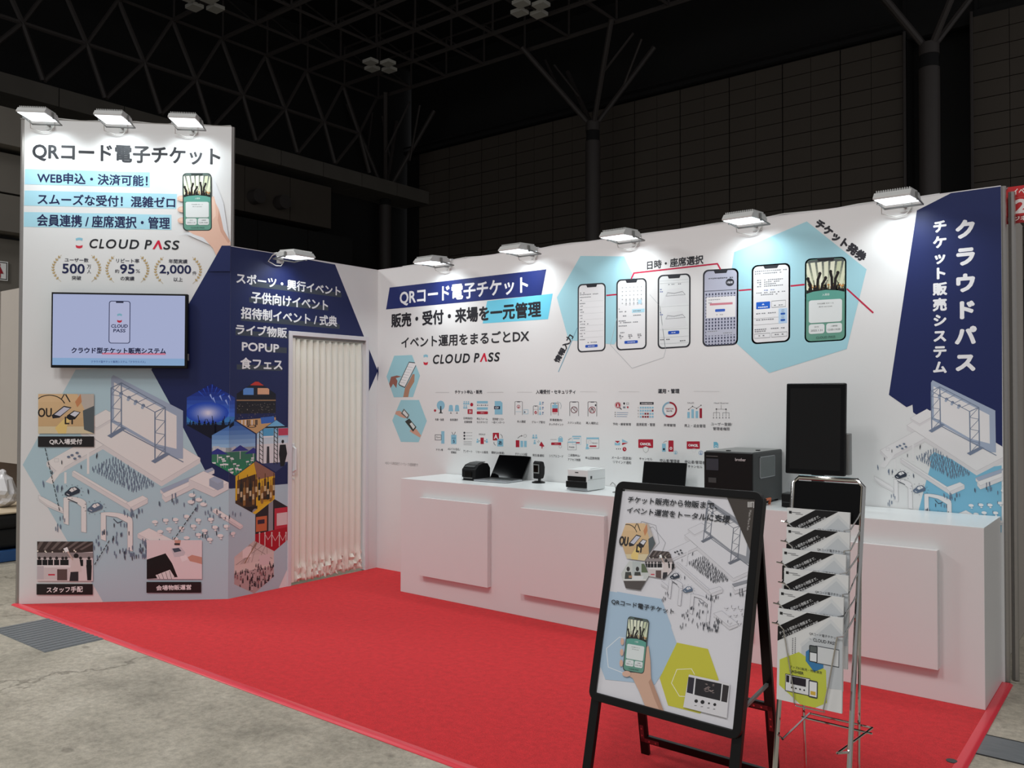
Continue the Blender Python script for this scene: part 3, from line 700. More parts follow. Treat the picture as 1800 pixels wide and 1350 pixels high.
# side wall words with grey highlight bars
s4 = cv(PR_S, 5, 320, 420)
for body, TL, TR, BL, bar in (('スポーツ・興行イベント', (480, 290), (1390, 425), (480, 388), ((605, 372), (1400, 478), 38)),
                             ('子供向けイベント', (610, 455), (1280, 545), (610, 560), ((590, 512), (1285, 600), 38)),
                             ('招待制イベント / 式典', (520, 590), (1360, 690), (520, 697), ((518, 672), (1385, 752), 38)),
                             ('ライブ物販', (475, 740), (920, 790), (475, 838), ((470, 800), (935, 845), 36)),
                             ('POPUP', (528, 905), (850, 932), (528, 980), ((850, 945), (920, 952), 50)),
                             ('食フェス', (515, 1035), (880, 1068), (515, 1140), ((480, 1102), (880, 1112), 40))):
    if body != 'POPUP':
        a = uvS(320 + bar[0][0] / 5, 420 + bar[0][1] / 5); b = uvS(320 + bar[1][0] / 5, 420 + bar[1][1] / 5); z_ = a[1]; hh = 0.04
        PR_S.add([(a[0], z_), (b[0], z_), (b[0], z_ - hh), (a[0], z_ - hh)], (64, 72, 82))
    else:
        a = uvS(320 + 165, 420 + 190); PR_S.add([(a[0] - .09, a[1]), (uvS(504, 610)[0], a[1]), (uvS(504, 610)[0], a[1] - .045), (a[0] - .09, a[1] - .045)], (64, 72, 82))
    PR_S.flush('highlight_bar')
    s4.text(body, TL, TR, BL, (240, 242, 244), 0.0028); PR_S.flush('lettering')

# ---- ticket phone (green) with optional hand, on any affine canvas: unit width x, unit height y
def ticket_phone(q, hand=False, bez=(40, 52, 50)):
    if hand:
        SK = (232, 192, 172); SK2 = (214, 168, 148); SK3 = (240, 208, 190)
        q.poly([(1.0, .42), (1.08, .40), (1.14, .52), (1.24, .62), (1.32, .78), (1.4, .98), (1.62, 1.18), (1.7, 1.26), (1.2, 1.5), (1.02, 1.3), (.7, 1.12), (.35, 1.06), (.1, .98), (.3, .9), (.9, .9)], SK)
        q.poly([(1.24, .62), (1.32, .78), (1.4, .98), (1.62, 1.18), (1.56, 1.22), (1.3, 1.02), (1.2, .82)], SK2)
        q.poly([(1.02, .46), (1.08, .42), (1.12, .56), (1.14, .74), (1.04, .8)], SK3)
        for y in (.44, .63, .82): q.disc(-.02, y, .17, .052, SK, 12); q.disc(-.04, y - .012, .11, .026, SK3, 10)
    q.rrect(0, 0, 1, 1, .14, bez, 5, ry=.065)
    q.rrect(.035, .015, .965, .985, .12, (104, 158, 140), 5, ry=.055)
    t = q.sub(.04, .02, .96, .44); q.clip([(.04, .05), (.1, .02), (.9, .02), (.96, .05), (.96, .44), (.04, .44)]); pic_concert(t, green=True); q.unclip()
    q.poly([(.04, .42), (.2, .398), (.5, .385), (.8, .398), (.96, .42), (.96, .5), (.04, .5)], (96, 164, 150))
    q.poly([(.28, .0), (.72, .0), (.68, .04), (.32, .04)], bez)
    q.text('入場券', (.42, .425), (.6, .425), (.42, .455), (236, 246, 244), 0, flat=False)
    q.rrect(.1, .5, .9, .77, .06, (226, 232, 232), 3, ry=.025)
    q.rrect(.1, .785, .48, .9, .06, (226, 232, 232), 3, ry=.025); q.rrect(.52, .785, .9, .9, .06, (226, 232, 232), 3, ry=.025)
    K = (60, 70, 70)
    q.text('文化会館 大ホール', (.3, .535), (.7, .535), (.3, .553), K, 0, flat=False); q.text('受付 0012345', (.34, .575), (.66, .575), (.34, .59), K, 0, flat=False)
    q.text('日付', (.24, .81), (.34, .81), (.24, .828), K, 0, flat=False); q.text('2025.1.31', (.15, .85), (.43, .85), (.15, .872), K, 0, flat=False)
    q.text('入場時間', (.63, .81), (.79, .81), (.63, .828), K, 0, flat=False); q.text('12:00-14:00', (.56, .85), (.86, .85), (.56, .872), K, 0, flat=False)
    q.text('CLOUD PASS', (.28, .935), (.74, .935), (.28, .96), (40, 66, 62), 0, flat=False)
c1.poly([(1490, 520), (1560, 700), (1600, 960), (1500, 1010), (1300, 920), (1240, 930), (1490, 860)], (224, 227, 231))
ticket_phone(c1.aff((1275, 495), (1477, 495), (1279, 897)), hand=True)
PR_T.clips = []
# navy triangle over the wrist
c1.poly([(1550, 1001), (1618, 1001), (1618, 1180), (1450, 1180)], NAVY)
PR_T.flush('phone_in_hand', 'printed hand holding a phone with a green ticket')

# ---- isometric festival drawing, in "tower pixel" coordinates mapped by a function
def person(c, x, y, h, col):
    if c.pr.hold: c.pr.k = (c.pr.k + 1) % 10
    c.disc(x, y - h * .9, h * .11, h * .1, col, 6)
    c.poly([(x - h * .13, y - h * .78), (x + h * .13, y - h * .78), (x + h * .1, y - h * .4), (x + h * .09, y), (x - h * .07, y), (x - h * .1, y - h * .4)], col)
def iso_scene(c, W=PINKW, FR=SLATE2, ST=SLATE, ppl=(108, 122, 144), LN=(176, 172, 176), lines_only=False, bg=None, part=None, tables=True):
    """c works in photograph pixels of the tower; W white masses, FR screen frame, ST truss steel"""
    rnd = random.Random(21)
    P = c.poly
    lw = .8
    def mass(top, hgt, colt=None, side=None):
        """iso block: top outline (list, clockwise from left), extruded down by hgt along front edges"""
        n = len(top)
        lo = [(x, y + hgt) for x, y in top]
        for i in range(n):
            a, b = top[i], top[(i + 1) % n]
            if b[0] < a[0]: P([a, b, lo[(i + 1) % n], lo[i]], side or hue(W, (200, 196, 200), .35))
        P(top, colt or W)
        if lines_only or True: c.line(top, lw * .5, LN, closed=True)
    def fl(name):
        if part: part(name)
    # stage deck
    mass([(142, 756), (205, 716), (352, 805), (284, 846)], 9)
    fl('festival_drawing')
    # upper terrace with seats at left
    mass([(82, 812), (160, 768), (182, 782), (100, 829)], 7); mass([(150, 740), (186, 720), (205, 731), (170, 752)], 5)
    P([(112, 815), (120, 812), (92, 851), (80, 847)], W); P([(153, 796), (157, 796), (157, 833), (153, 833)], W); P([(113, 830), (117, 830), (117, 850), (113, 850)], W)
    c.frame(96, 806, 103, 812, lw * .5, LN)
    # screen wall
    P([(195.5, 664), (199, 659), (321.8, 722), (321.8, 806.5), (311, 806), (195.5, 742)], FR)
    P([(200.5, 672), (310.5, 731), (310.5, 789), (273, 780), (200.5, 738)], W if not lines_only else (226, 224, 228))
    fl('festival_drawing')
    # truss arch
    def bar(a, b, w=1.7): c.line([a, b], w, ST)
    A0, A1, A2, A3 = (195.5, 682), (213.5, 673), (290.5, 716), (272.5, 724.5)
    bar(A0, A1); bar(A1, A2); bar(A0, A3, 1.4); bar(A3, A2)
    for k in range(1, 5):
        t = k / 5; bar((A0[0] + (A3[0] - A0[0]) * t, A0[1] + (A3[1] - A0[1]) * t), (A1[0] + (A2[0] - A1[0]) * t, A1[1] + (A2[1] - A1[1]) * t), 1.2)
    for (xa, ya), (xb, yb) in (((195.5, 682), (213.5, 673)), ((272.5, 724.5), (290.5, 716))):
        dz = 82 if xa < 230 else 84
        bar((xa, ya), (xa, ya + dz), 2.2); bar((xb, yb), (xb, yb + dz - 3), 2.2)
        n = 7
        for k in range(n):
            t0, t1 = k / n, (k + 1) / n
            p0 = (xa, ya + dz * t0) if k % 2 else (xb, yb + dz * t0); p1 = (xb, yb + dz * t1) if k % 2 else (xa, ya + dz * t1); bar(p0, p1, 1.1)
        P([(xa - 7, ya + dz + 2), (xb + 2, yb + dz - 5), (xb + 9, yb + dz - 2), (xa, ya + dz + 6)], ST)
    bar((213.5, 755), (322, 812), 1.6)
    for x, y in ((213, 692), (227, 699), (239, 706), (252, 713)): c.disc(x, y, 3.4, 3.2, ST, 10); c.disc(x - 1.6, y + 3.5, 2.6, 2.6, FR, 10)
    fl('festival_truss')
    # audience
    c.pr.L += 1; c.pr.hold = True
    for i in range(19):
        for j in range(8):
            u = (i + rnd.uniform(-.25, .25)) / 18; v = (j + rnd.uniform(-.3, .3)) / 7
            x = 163 + 70 * v * .42 + u * 74 + (-2 if j % 2 else 0); y = 822 - v * 12 + u * 45 + 2
            x = 163 + u * 72 + v * 36 ; y = 828 + u * 38 - v * 19 + 8 * v * u
            person(c, x, y, 7.2, ppl)
    c.pr.hold = False
    fl('festival_crowd')
    # long wall before the audience, towers and bridges
    mass([(127, 829), (131, 827), (228, 884), (224, 887)], 8); mass([(222, 884), (251, 871), (260, 876), (230, 892)], 8)
    mass([(282, 860), (373, 822), (377, 826), (288, 866)], 6, colt=FR); mass([(285, 868), (360, 834), (366, 838), (291, 875)], 8)
    mass([(332, 842), (358, 828), (402, 848), (376, 862)], 12); mass([(368, 842), (378, 837), (393, 845), (383, 850)], 12, colt=FR, side=hue(FR, (120, 120, 130), .2))
    mass([(242, 938), (262, 928), (306, 950), (286, 962)], 7)
    mass([(68, 870), (80, 876), (110, 892), (112, 900), (84, 888), (68, 876)], 3)
    mass([(374, 896), (380, 893), (431, 926), (425, 929)], 4)
    fl('festival_drawing')
    # inflatable arches
    for x0, y0, w, h in ((112, 868, 40, 56), (177.5, 894, 56, 58)):
        n = 12
        out = [(x0, y0 + h * .92), (x0, y0 + 6)] + [(x0 + w * .5 * (1 - math.cos(math.pi * k / n)) , y0 + 8 + w * .22 * k / n - 7 * math.sin(math.pi * k / n)) for k in range(1, n)] + [(x0 + w, y0 + 12 + w * .2), (x0 + w, y0 + h + w * .3)]
        inn = [(x0 + w - 9, y0 + h + w * .26), (x0 + w - 9, y0 + 16 + w * .16), (x0 + w * .5, y0 + 12 + w * .05), (x0 + 9, y0 + 12), (x0 + 9, y0 + h * .98)]
        P(out[:len(out)] + inn, W); c.line(out, lw * .6, LN); c.line(inn, lw * .6, LN)
    c.line([(120, 877), (136, 884)], 1.6, (70, 74, 86)); c.line([(200, 912), (207, 919), (215, 916)], 1.3, (60, 66, 84))
    # flowers/cars
    for x, y, cc in ((127, 864, (52, 60, 74)), (167, 892, (96, 112, 134))):
        P([(x - 13, y + 2), (x - 8, y - 2), (x - 3, y - 7), (x + 6, y - 9), (x + 11, y - 6), (x + 14, y - 3), (x + 13, y + 2), (x - 5, y + 9), (x - 13, y + 6)], cc)
        P([(x - 5, y - 2), (x - 1, y - 6), (x + 5, y - 7.5), (x + 9, y - 4), (x - .5, y + 1)], W); c.line([(x + 1, y - 6.5), (x + 4, y - 2)], .8, cc); c.line([(x - 9, y + 4), (x - 5, y + 6)], 1.2, (226, 226, 230))
        for k in range(12): a = k * .523; c.line([(x + 18 * math.cos(a), y + 11 * math.sin(a)), (x + 20 * math.cos(a), y + 12.5 * math.sin(a))], .8, (110, 116, 124))
    fl('festival_drawing')
    # people outside
    c.pr.L += 1; c.pr.hold = True
    groups = [((228, 977), 34, 9, 22), ((180, 955), 30, 18, 22), ((238, 906), 22, 6, 14), ((320, 880), 26, 12, 12), ((395, 905), 36, 10, 14), ((108, 925), 14, 14, 8), ((78, 854), 4, 4, 3), ((105, 862), 8, 5, 5), ((158, 868), 4, 3, 2), ((245, 974), 18, 14, 16), ((370, 934), 28, 16, 8), ((280, 888), 4, 3, 2), ((343, 896), 8, 4, 4), ((205, 935), 26, 12, 10), ((165, 985), 10, 14, 5), ((258, 955), 8, 8, 10)]
    for (gx, gy), rx, ry, n in groups:
        for k in range(n):
            a = rnd.random() * 6.28; r = math.sqrt(rnd.random()); person(c, gx + rx * r * math.cos(a), gy + ry * r * math.sin(a), 7.6, ppl if rnd.random() < .8 else (60, 64, 76))
    for x, y in ((171, 803), (143, 824), (170, 806), (109, 816), (92, 834)): person(c, x, y, 7, (60, 60, 70))
    for x, y in ((121, 803), (127, 800), (136, 796), (132, 806), (140, 802)): c.disc(x, y, 3, 2, ppl, 8)
    c.pr.hold = False
    fl('festival_people')
    # tables
    if tables:
        c.pr.L += 1
        for i in range(7):
            for j in range(3):
                x = 270 + 20 * i + 9 * j + rnd.uniform(-3, 3); y = 918 - 3 * i + 16 * j - i * .4 + rnd.uniform(-2, 2) + (10 if i > 3 else 0)
                c.disc(x, y, 5.2, 3.1, W, 12); c.disc(x + 1, y + 5, 2.2, 1.4, W, 8)
                if rnd.random() < .6: person(c, x - 5, y + 2, 6, ppl)
        for x, y in ((338, 870), (350, 878), (358, 886), (336, 882)): c.disc(x, y, 6, 3.6, W, 12); person(c, x + 3, y - 1, 6, ppl)
        fl('festival_tables')
iso_t = Canvas(PR_T, lambda x, y: P_T.uv(x, y)); iso_s = Canvas(PR_S, lambda x, y: P_T.uv(x, y))
for cc, pr in ((iso_t, PR_T), (iso_s, PR_S)):
    pr.floor = None
    iso_scene(cc, part=lambda n, pr=pr: pr.flush(n))
    pr.rest()
# pictures with captions
for (x0, y0, x1, y1), fn, bar, cap, tx, lb in (((68, 692.5, 166, 762), pic_scan, (67.5, 767, 166, 785.5), 'QR入場受付', (88, 145, 771.5, 781.5), 'printed photograph of phones at a ticket reader'),
        ((66, 951.5, 164, 1021), pic_staff, (65, 1026, 163.5, 1045), 'スタッフ手配', (83, 146, 1031, 1041.5), 'printed photograph of staff behind a desk'),
        ((258.5, 949, 355.5, 1017.5), pic_tshirt, (258, 1022.5, 354, 1041.5), '会場物販運営', (275.5, 336.5, 1028, 1037.5), 'printed photograph of a black T-shirt and card reader')):
    q = T1.sub(x0, y0, x1, y1); q.clip([(0, 0), (1, 0), (1, 1), (0, 1)]); fn(q); q.unclip(); PR_T.flush('photo', lb)
    T1.rect(bar[0], bar[1], bar[2], bar[3], (34, 30, 32)); PR_T.flush('caption_bar')
    T1.text(cap, (tx[0], tx[2]), (tx[1], tx[2]), (tx[0], tx[3]), (240, 236, 236), .0012); PR_T.flush('lettering')
T1.dash((80, 788), (106, 900), 1.3, INK, 14); T1.dash((167, 992), (194, 948), 1.3, INK, 7); T1.dash((306, 948), (347, 890), 1.3, INK, 9); PR_T.flush('dotted_line')

# ---- back wall prints
c6 = cv(PR_B, 5.191, 660, 440); c7 = cv(PR_B, 5.294, 660, 620); cA = cv(PR_B, 7.941, 880, 670); cB = cv(PR_B, 7.826, 1060, 670); cP = cv(PR_B, 4.5, 960, 400); cR = cv(PR_B, 3, 1200, 320); cQ = cv(PR_B, 4.821, 1520, 660)
K1.poly([(658, 655), (665, 644), (665.6, 655), (664, 668), (658, 680)], NAVY)
c6.poly([(1020, 463), (1618, 395), (1575, 628), (978, 668)], CYAN); PR_B.flush('cyan_banner'); PR_B.rest()
c6.poly([(130, 340), (1560, 173), (1515, 408), (97, 540)], (32, 46, 110)); PR_B.flush('navy_banner')
c6.text('QRコード電子チケット', (225, 360), (1390, 252), (225, 506), (240, 242, 246), 0.0038); PR_B.flush('lettering')
c6.text('販売・受付・来場を一元管理', (148, 583), (1508, 464), (148, 704), (38, 38, 44), 0.0048); PR_B.flush('lettering')
c6.text('イベント運用をまるごとDX', (238, 795), (1400, 722), (238, 893), (48, 48, 52), 0.0028); PR_B.flush('lettering')
logo_mark(c6, 438, 958, 480, 1040); logo_text(c6, (526, 957), (1130, 932), (522, 1036), bold=.0028); PR_B.flush('logo')
# two hexagons with hands
c7.poly([(103, 222), (175, 28), (340, 22), (415, 214), (350, 412), (172, 415)], (158, 208, 220))
c7.clip([(103, 222), (175, 28), (340, 22), (415, 214), (350, 412), (172, 415)])
SK = (206, 160, 140)
c7.poly([(365, 200), (362, 270), (320, 340), (305, 415), (258, 415), (275, 330), (320, 250), (345, 200)], (176, 132, 108))
c7.poly([(145, 225), (200, 212), (245, 222), (190, 236), (205, 262), (195, 330), (165, 290), (140, 332), (128, 290)], (150, 96, 84))
c7.poly([(312, 84), (375, 92), (384, 110), (274, 328), (222, 305), (214, 290)], (50, 54, 60)); c7.poly([(314, 92), (372, 99), (376, 112), (272, 318), (228, 298), (222, 288)], (232, 234, 236))
for k in range(7): c7.line([(300 - 12 * k, 130 + 24 * k), (345 - 12 * k, 138 + 24 * k)], 3, (170, 176, 182))
c7.unclip(); PR_B.flush('hexagon_picture', 'pale blue hexagon with a hand tapping a phone')
c7.poly([(157, 630), (237, 440), (405, 440), (478, 635), (402, 833), (237, 830)], (158, 208, 220)); c7.clip([(157, 630), (237, 440), (405, 440), (478, 635), (402, 833), (237, 830)])
c7.poly([(185, 545), (225, 540), (290, 590), (280, 612), (235, 598), (185, 572)], SK); c7.poly([(415, 790), (350, 752), (318, 730), (350, 690), (385, 715), (425, 770)], SK)
c7.poly([(238, 565), (265, 520), (316, 580), (300, 618)], (96, 98, 96)); c7.poly([(252, 560), (268, 535), (305, 582), (292, 600)], (220, 224, 224)); c7.poly([(275, 640), (315, 612), (382, 692), (350, 735)], (52, 56, 52)); c7.poly([(318, 662), (338, 648), (370, 690), (352, 712)], (214, 222, 220))
c7.unclip(); PR_B.flush('hexagon_picture', 'pale blue hexagon with two hands passing phones')
c7.text('※QRコードは株式会社デンソーウェーブの登録商標です', (92, 1012), (398, 1028), (92, 1040), (150, 150, 150), 0); PR_B.flush('lettering')

# feature icons
IB = (140, 192, 214); IR = (172, 30, 52); IK = (58, 60, 66)
for c, ln, body, TL, TR, BL in ((c7, [(560, 370, 685, 370), (1040, 370, 1190, 368)], 'チケット申込・販売', (740, 350), (993, 347), (740, 383)),
                           (cA, [(230, 155, 440, 155), (1110, 148, 1345, 150)], '入場受付・セキュリティ', (495, 121), (1045, 119), (495, 178)),
                           (cB, [(215, 145, 500, 147), (1250, 140, 1600, 142)], '運用・管理', (758, 106), (1050, 106), (758, 168))):
    for a in ln: c.line([(a[0], a[1]), (a[2], a[3])], 3, (176, 176, 176))
    c.text(body, TL, TR, BL, IK, .0012); PR_B.flush('lettering')
def cap(c, body, x0, y0, x1, h): c.text(body, (x0, y0), (x1, y0 + (x1 - x0) * .03), (x0, y0 + h), (84, 84, 88), .00025)
def man(c, x, y, h, col): c.disc(x, y - h * .78, h * .2, h * .2, col, 10); c.poly([(x - h * .3, y), (x - h * .22, y - h * .5), (x + h * .22, y - h * .5), (x + h * .3, y)], col)
def ph(c, x0, y0, x1, y1, col=IK, w=5): c.line([(x0, y1), (x0, y0 + 8), (x0 + 8, y0), (x1 - 8, y0), (x1, y0 + 8), (x1, y1)], w, col); c.rect(x0 + (x1 - x0) * .3, y0, x0 + (x1 - x0) * .7, y0 + 9, col)
# group 1 (c7 coordinates)
c = c7
c.disc(608, 490, 37, 44, IB, 18); c.poly([(604, 496), (612, 496), (616, 560), (600, 560)], INK); c.rect(590, 557, 626, 564, INK); c.disc(555, 538, 11, 12, IR, 10); cap(c, '先着・抽選', 556, 610, 636, 22); PR_B.flush('icon')
for x in (702, 759): c.poly([(x - 22, 545), (x - 16, 492), (x - 8, 486), (x + 8, 486), (x + 16, 492), (x + 22, 545)], IB); c.line([(x, 548), (x, 562)], 3, INK); c.rect(x - 7, 561, x + 7, 566, INK)
cap(c, '座席選択', 694, 612, 768, 22); PR_B.flush('icon')
for x, y in ((826, 482), (846, 482), (866, 482), (826, 520), (846, 520)): man(c, x, y, 32, IB)
c.disc(896, 483, 14, 17, IR, 14); c.rect(858, 526, 904, 570, IR); c.text('31', (872, 537), (892, 537), (872, 560), (240, 240, 240), .0008); cap(c, '日時指定/', 820, 598, 906, 22); cap(c, '定員制限', 826, 632, 900, 22); PR_B.flush('icon')
for y in (450, 508): c.rect(944, y, 1046, y + 22, IB)
for k in range(3): c.disc(952 + 36 * k, 489, 5, 6, IK, 8); c.rect(962 + 36 * k, 487, 978 + 36 * k, 491, IK)
c.rrect(943, 546, 1047, 572, 6, IR); c.text('APPLY', (978, 553), (1014, 554), (978, 565), (230, 190, 196), 0); cap(c, '申込フォーム', 944, 603, 1044, 22); cap(c, 'カスタマイズ', 944, 634, 1044, 22); PR_B.flush('icon')
c.poly([(1110, 450), (1165, 450), (1182, 466), (1182, 575), (1110, 575)], IB); c.rect(1104, 497, 1160, 526, (28, 36, 66)); c.text('CSV', (1114, 503), (1148, 503), (1114, 520), (236, 236, 236), .0006); cap(c, '招待者リスト', 1090, 605, 1194, 24); cap(c, '一括インポート', 1082, 636, 1202, 22); PR_B.flush('icon')
c.rect(612, 730, 642, 846, IB); c.frame(556, 764, 612, 812, 5, (110, 110, 116)); c.text('Flyer', (566, 780), (606, 780), (566, 796), IK, 0); cap(c, 'チラシ等', 564, 892, 628, 20); PR_B.flush('icon')
c.rect(704, 764, 754, 850, IB); c.line([(712, 740), (724, 764)], 4, IK); c.line([(744, 738), (732, 764)], 4, IK); c.text('5', (722, 812), (738, 812), (722, 838), (40, 60, 92), .001); c.rect(712, 790, 746, 800, (96, 150, 176)); cap(c, 'ADパス/名札/', 674, 884, 788, 22); cap(c, '認識証', 704, 916, 754, 20); PR_B.flush('icon')
for k in range(3): c.disc(828, 745 + 28 * k, 9, 10, IK, 10); [c.disc(848 + 12 * j, 745 + 28 * k, 3.5, 3.5, (120, 120, 126), 6) for j in range(5)]
for k in range(3): c.line([(822, 826 + 15 * k), (896, 828 + 15 * k)], 3, (120, 120, 126))
cap(c, 'アンケート', 818, 905, 902, 22); PR_B.flush('icon')
c.rect(978, 790, 1008, 850, IR); man(c, 950, 838, 38, IB); man(c, 1036, 838, 38, IB); c.poly([(962, 815), (974, 821), (962, 827)], IK); c.poly([(1024, 815), (1012, 821), (1024, 827)], IK); c.text('RESALE', (964, 752), (1022, 753), (964, 766), IK, 0); cap(c, 'リセール販売', 936, 912, 1048, 22); PR_B.flush('icon')
c.rrect(1092, 745, 1150, 816, 5, IR); c.text('A', (1104, 762), (1138, 762), (1104, 800), (240, 240, 240), .0012); c.rect(1134, 802, 1190, 872, IB); c.text('あ', (1146, 820), (1178, 820), (1146, 856), (24, 32, 60), .001); c.line([(1164, 758), (1180, 776), (1180, 792)], 4, IK); c.line([(1118, 862), (1104, 848), (1102, 832)], 4, IK)
cap(c, '翻訳(20言語)', 1080, 918, 1200, 24); cap(c, 'etc...', 1158, 1004, 1200, 16); PR_B.flush('icon')
# group 2 (cA coordinates)
c = cA
ph(c, 200, 284, 304, 470); c.ring(250, 356, 18, 24, IR); man(c, 250, 372, 26, IR); c.line([(212, 425), (290, 428)], 4, IB); c.frame(322, 398, 384, 456, 5, IB); c.disc(338, 432, 10, 12, (90, 100, 120)); cap(c, '本人確認', 230, 545, 350, 34); PR_B.flush('icon')
ph(c, 456, 345, 524, 470); c.disc(490, 438, 19, 21, IR); c.line([(480, 438), (488, 446), (500, 430)], 5, (236, 236, 236)); c.line([(462, 396), (516, 398)], 3, (130, 130, 130))
for k in range(3): man(c, 552, 330 + 70 * k, 48, IB); c.rect(580, 290 + 70 * k, 602, 304 + 70 * k, (90, 120, 160)); c.rect(580, 314 + 70 * k, 596, 324 + 70 * k, (90, 120, 160))
cap(c, 'グループ受付', 436, 553, 620, 34); PR_B.flush('icon')
ph(c, 704, 305, 806, 478); c.rect(720, 330, 796, 380, IB); man(c, 760, 345, 50, IB); c.rect(722, 380, 796, 434, IR); c.text('SHOP', (728, 446), (786, 446), (728, 460), (170, 60, 70), 0); c.line([(790, 286), (835, 305), (848, 345), (838, 385)], 5, (150, 168, 178)); cap(c, '来場者動向/', 686, 522, 864, 34); cap(c, 'タッチポイント', 676, 584, 878, 34); PR_B.flush('icon')
ph(c, 966, 288, 1088, 485, w=6); c.ring(1026, 400, 38, 47, (96, 30, 44)); c.line([(998, 372), (1056, 430)], 8, (96, 30, 44)); c.line([(1018, 388), (1042, 372), (1042, 420)], 5, (150, 150, 156)); cap(c, 'スクショ防止', 936, 562, 1124, 34); PR_B.flush('icon')
ph(c, 1220, 288, 1342, 490, w=6); c.ring(1278, 402, 38, 47, (140, 28, 46)); c.line([(1262, 430), (1262, 392), (1278, 378), (1292, 392), (1292, 420)], 9, INK); c.line([(1262, 372), (1310, 440)], 6, (140, 28, 46)); c.disc(1326, 336, 10, 15, INK, 8); cap(c, '再入場防止', 1192, 566, 1366, 36); PR_B.flush('icon')
c.rect(212, 824, 262, 922, IR); c.rect(278, 832, 314, 920, IB); c.rect(328, 832, 364, 920, IB); c.line([(240, 796), (272, 768), (298, 762)], 6, IK); c.poly([(290, 750), (306, 762), (292, 776)], IK); c.ring(342, 764, 18, 22, (140, 140, 146)); cap(c, 'チケット分配', 204, 998, 372, 36); PR_B.flush('icon')
for x, y in ((458, 802), (497, 802), (476, 878)): man(c, x, y, 58, IB)
c.poly([(540, 896), (568, 842), (612, 908), (578, 920)], IR); c.disc(578, 930, 10, 8, IR); c.line([(528, 858), (512, 840)], 4, IK); c.line([(540, 848), (528, 824)], 4, IK); cap(c, '発生者通知', 446, 1016, 606, 34); PR_B.flush('icon')
for k in range(6): c.disc(704 + 14 * k, 816, 4, 5, IK, 6)
c.rect(804, 794, 868, 848, IB); c.ring(836, 796, 18, 26, IB, 180, 360); c.rrect(706, 856, 846, 892, 6, IR); c.text('APPLY', (752, 868), (806, 869), (752, 882), (230, 190, 196), 0); c.ring(834, 914, 16, 20, (150, 150, 156)); cap(c, 'シリアルコード', 680, 1026, 874, 34); PR_B.flush('icon')
c.frame(1002, 766, 1122, 884, 3, IB); c.rect(1002, 764, 1122, 780, IB); c.rect(1016, 794, 1104, 808, IB); c.rect(1050, 852, 1106, 868, IR); c.frame(938, 846, 1056, 960, 4, (120, 120, 126)); c.rect(938, 844, 1056, 858, IB); c.text('PASS', (958, 912), (1030, 912), (958, 930), (90, 90, 96), .0004); c.line([(946, 824), (966, 804), (988, 800)], 5, IK); cap(c, '二段階申込/', 944, 1016, 1110, 34); cap(c, 'アクセス制限', 940, 1076, 1116, 34); PR_B.flush('icon')
c.frame(1200, 792, 1372, 938, 4, (120, 120, 126)); c.rect(1198, 786, 1374, 810, IB); c.rrect(1242, 898, 1338, 918, 6, IR); c.ring(1244, 850, 18, 24, (206, 200, 206)); man(c, 1210, 950, 76, IB); c.text('MAX3', (1276, 856), (1350, 858), (1276, 872), IK, 0); cap(c, '申込回数制限', 1184, 1054, 1382, 36); PR_B.flush('icon')
# group 3 (cB coordinates)
c = cB
c.ring(205, 330, 38, 43, IR); c.disc(205, 330, 31, 33, IR, 18); man(c, 205, 352, 42, (238, 238, 238)); c.line([(230, 366), (252, 386)], 12, INK); c.disc(291, 306, 13, 15, INK, 10); c.poly([(282, 314), (300, 314), (291, 330)], INK); c.frame(326, 298, 354, 322, 4, (120, 120, 126)); c.rect(276, 348, 308, 372, (120, 130, 140)); c.poly([(325, 352), (341, 346), (356, 352), (341, 378)], IR)
for k in range(3): c.disc(168, 430 + 27 * k, 6, 7, INK, 8); c.line([(190, 431 + 27 * k), (345 - 8 * k, 433 + 27 * k)], 6, (120, 150, 180))
cap(c, '予約・顧客管理', 136, 570, 385, 36); PR_B.flush('icon')
c.rect(506, 288, 696, 322, (40, 42, 48)); c.text('EXHIBITION', (530, 298), (676, 300), (530, 314), (230, 230, 230), .0003)
for j in range(4):
    for i in range(6):
        r_ = (j == 1 and i == 5) or (j == 2 and i in (2, 3)) or (j == 3 and i in (1, 2, 3))
        c.rect(506 + 33 * i, 352 + 42 * j, 530 + 33 * i, 376 + 42 * j, (130, 22, 44) if r_ else IB)
    c.text('ABCD'[j], (480, 354 + 42 * j), (492, 354 + 42 * j), (480, 372 + 42 * j), IK, 0)
cap(c, '座席配席・管理', 460, 572, 716, 42); PR_B.flush('icon')
c.ring(916, 392, 80, 103, (152, 24, 48), -90, 125, 30, 1.06); c.ring(916, 392, 80, 103, (136, 176, 196), 125, 270, 20, 1.06); c.text('VISITOR', (858, 368), (972, 370), (858, 388), (170, 70, 76), .0003); c.text('RATE', (876, 402), (952, 404), (876, 420), (90, 60, 70), .0003); cap(c, '来場管理', 834, 584, 1000, 38); PR_B.flush('icon')
for x, y, col in ((1160, 424, IB), (1216, 386, IB), (1274, 410, IB), (1328, 374, (152, 24, 48))): c.rect(x, y, x + 34, 508, col)
pts = [(1178, 390), (1232, 346), (1288, 376), (1348, 332)]; c.line(pts, 4, INK); [c.disc(x, y, 8, 8, INK, 8) for x, y in pts]; c.text('SALES', (1162, 288), (1252, 290), (1162, 308), (120, 120, 126), 0); cap(c, '売上・返金管理', 1120, 588, 1410, 44); PR_B.flush('icon')
c.text('Head Quarter', (1528, 290), (1728, 292), (1528, 314), (110, 110, 116), 0)
for a in ([(1626, 330), (1626, 384)], [(1560, 384), (1692, 386)], [(1560, 384), (1560, 486)], [(1692, 386), (1692, 486)], [(1520, 486), (1520, 432), (1604, 432), (1604, 486)], [(1648, 486), (1648, 434), (1734, 434), (1734, 486)]): c.line(a, 4, (90, 90, 96))
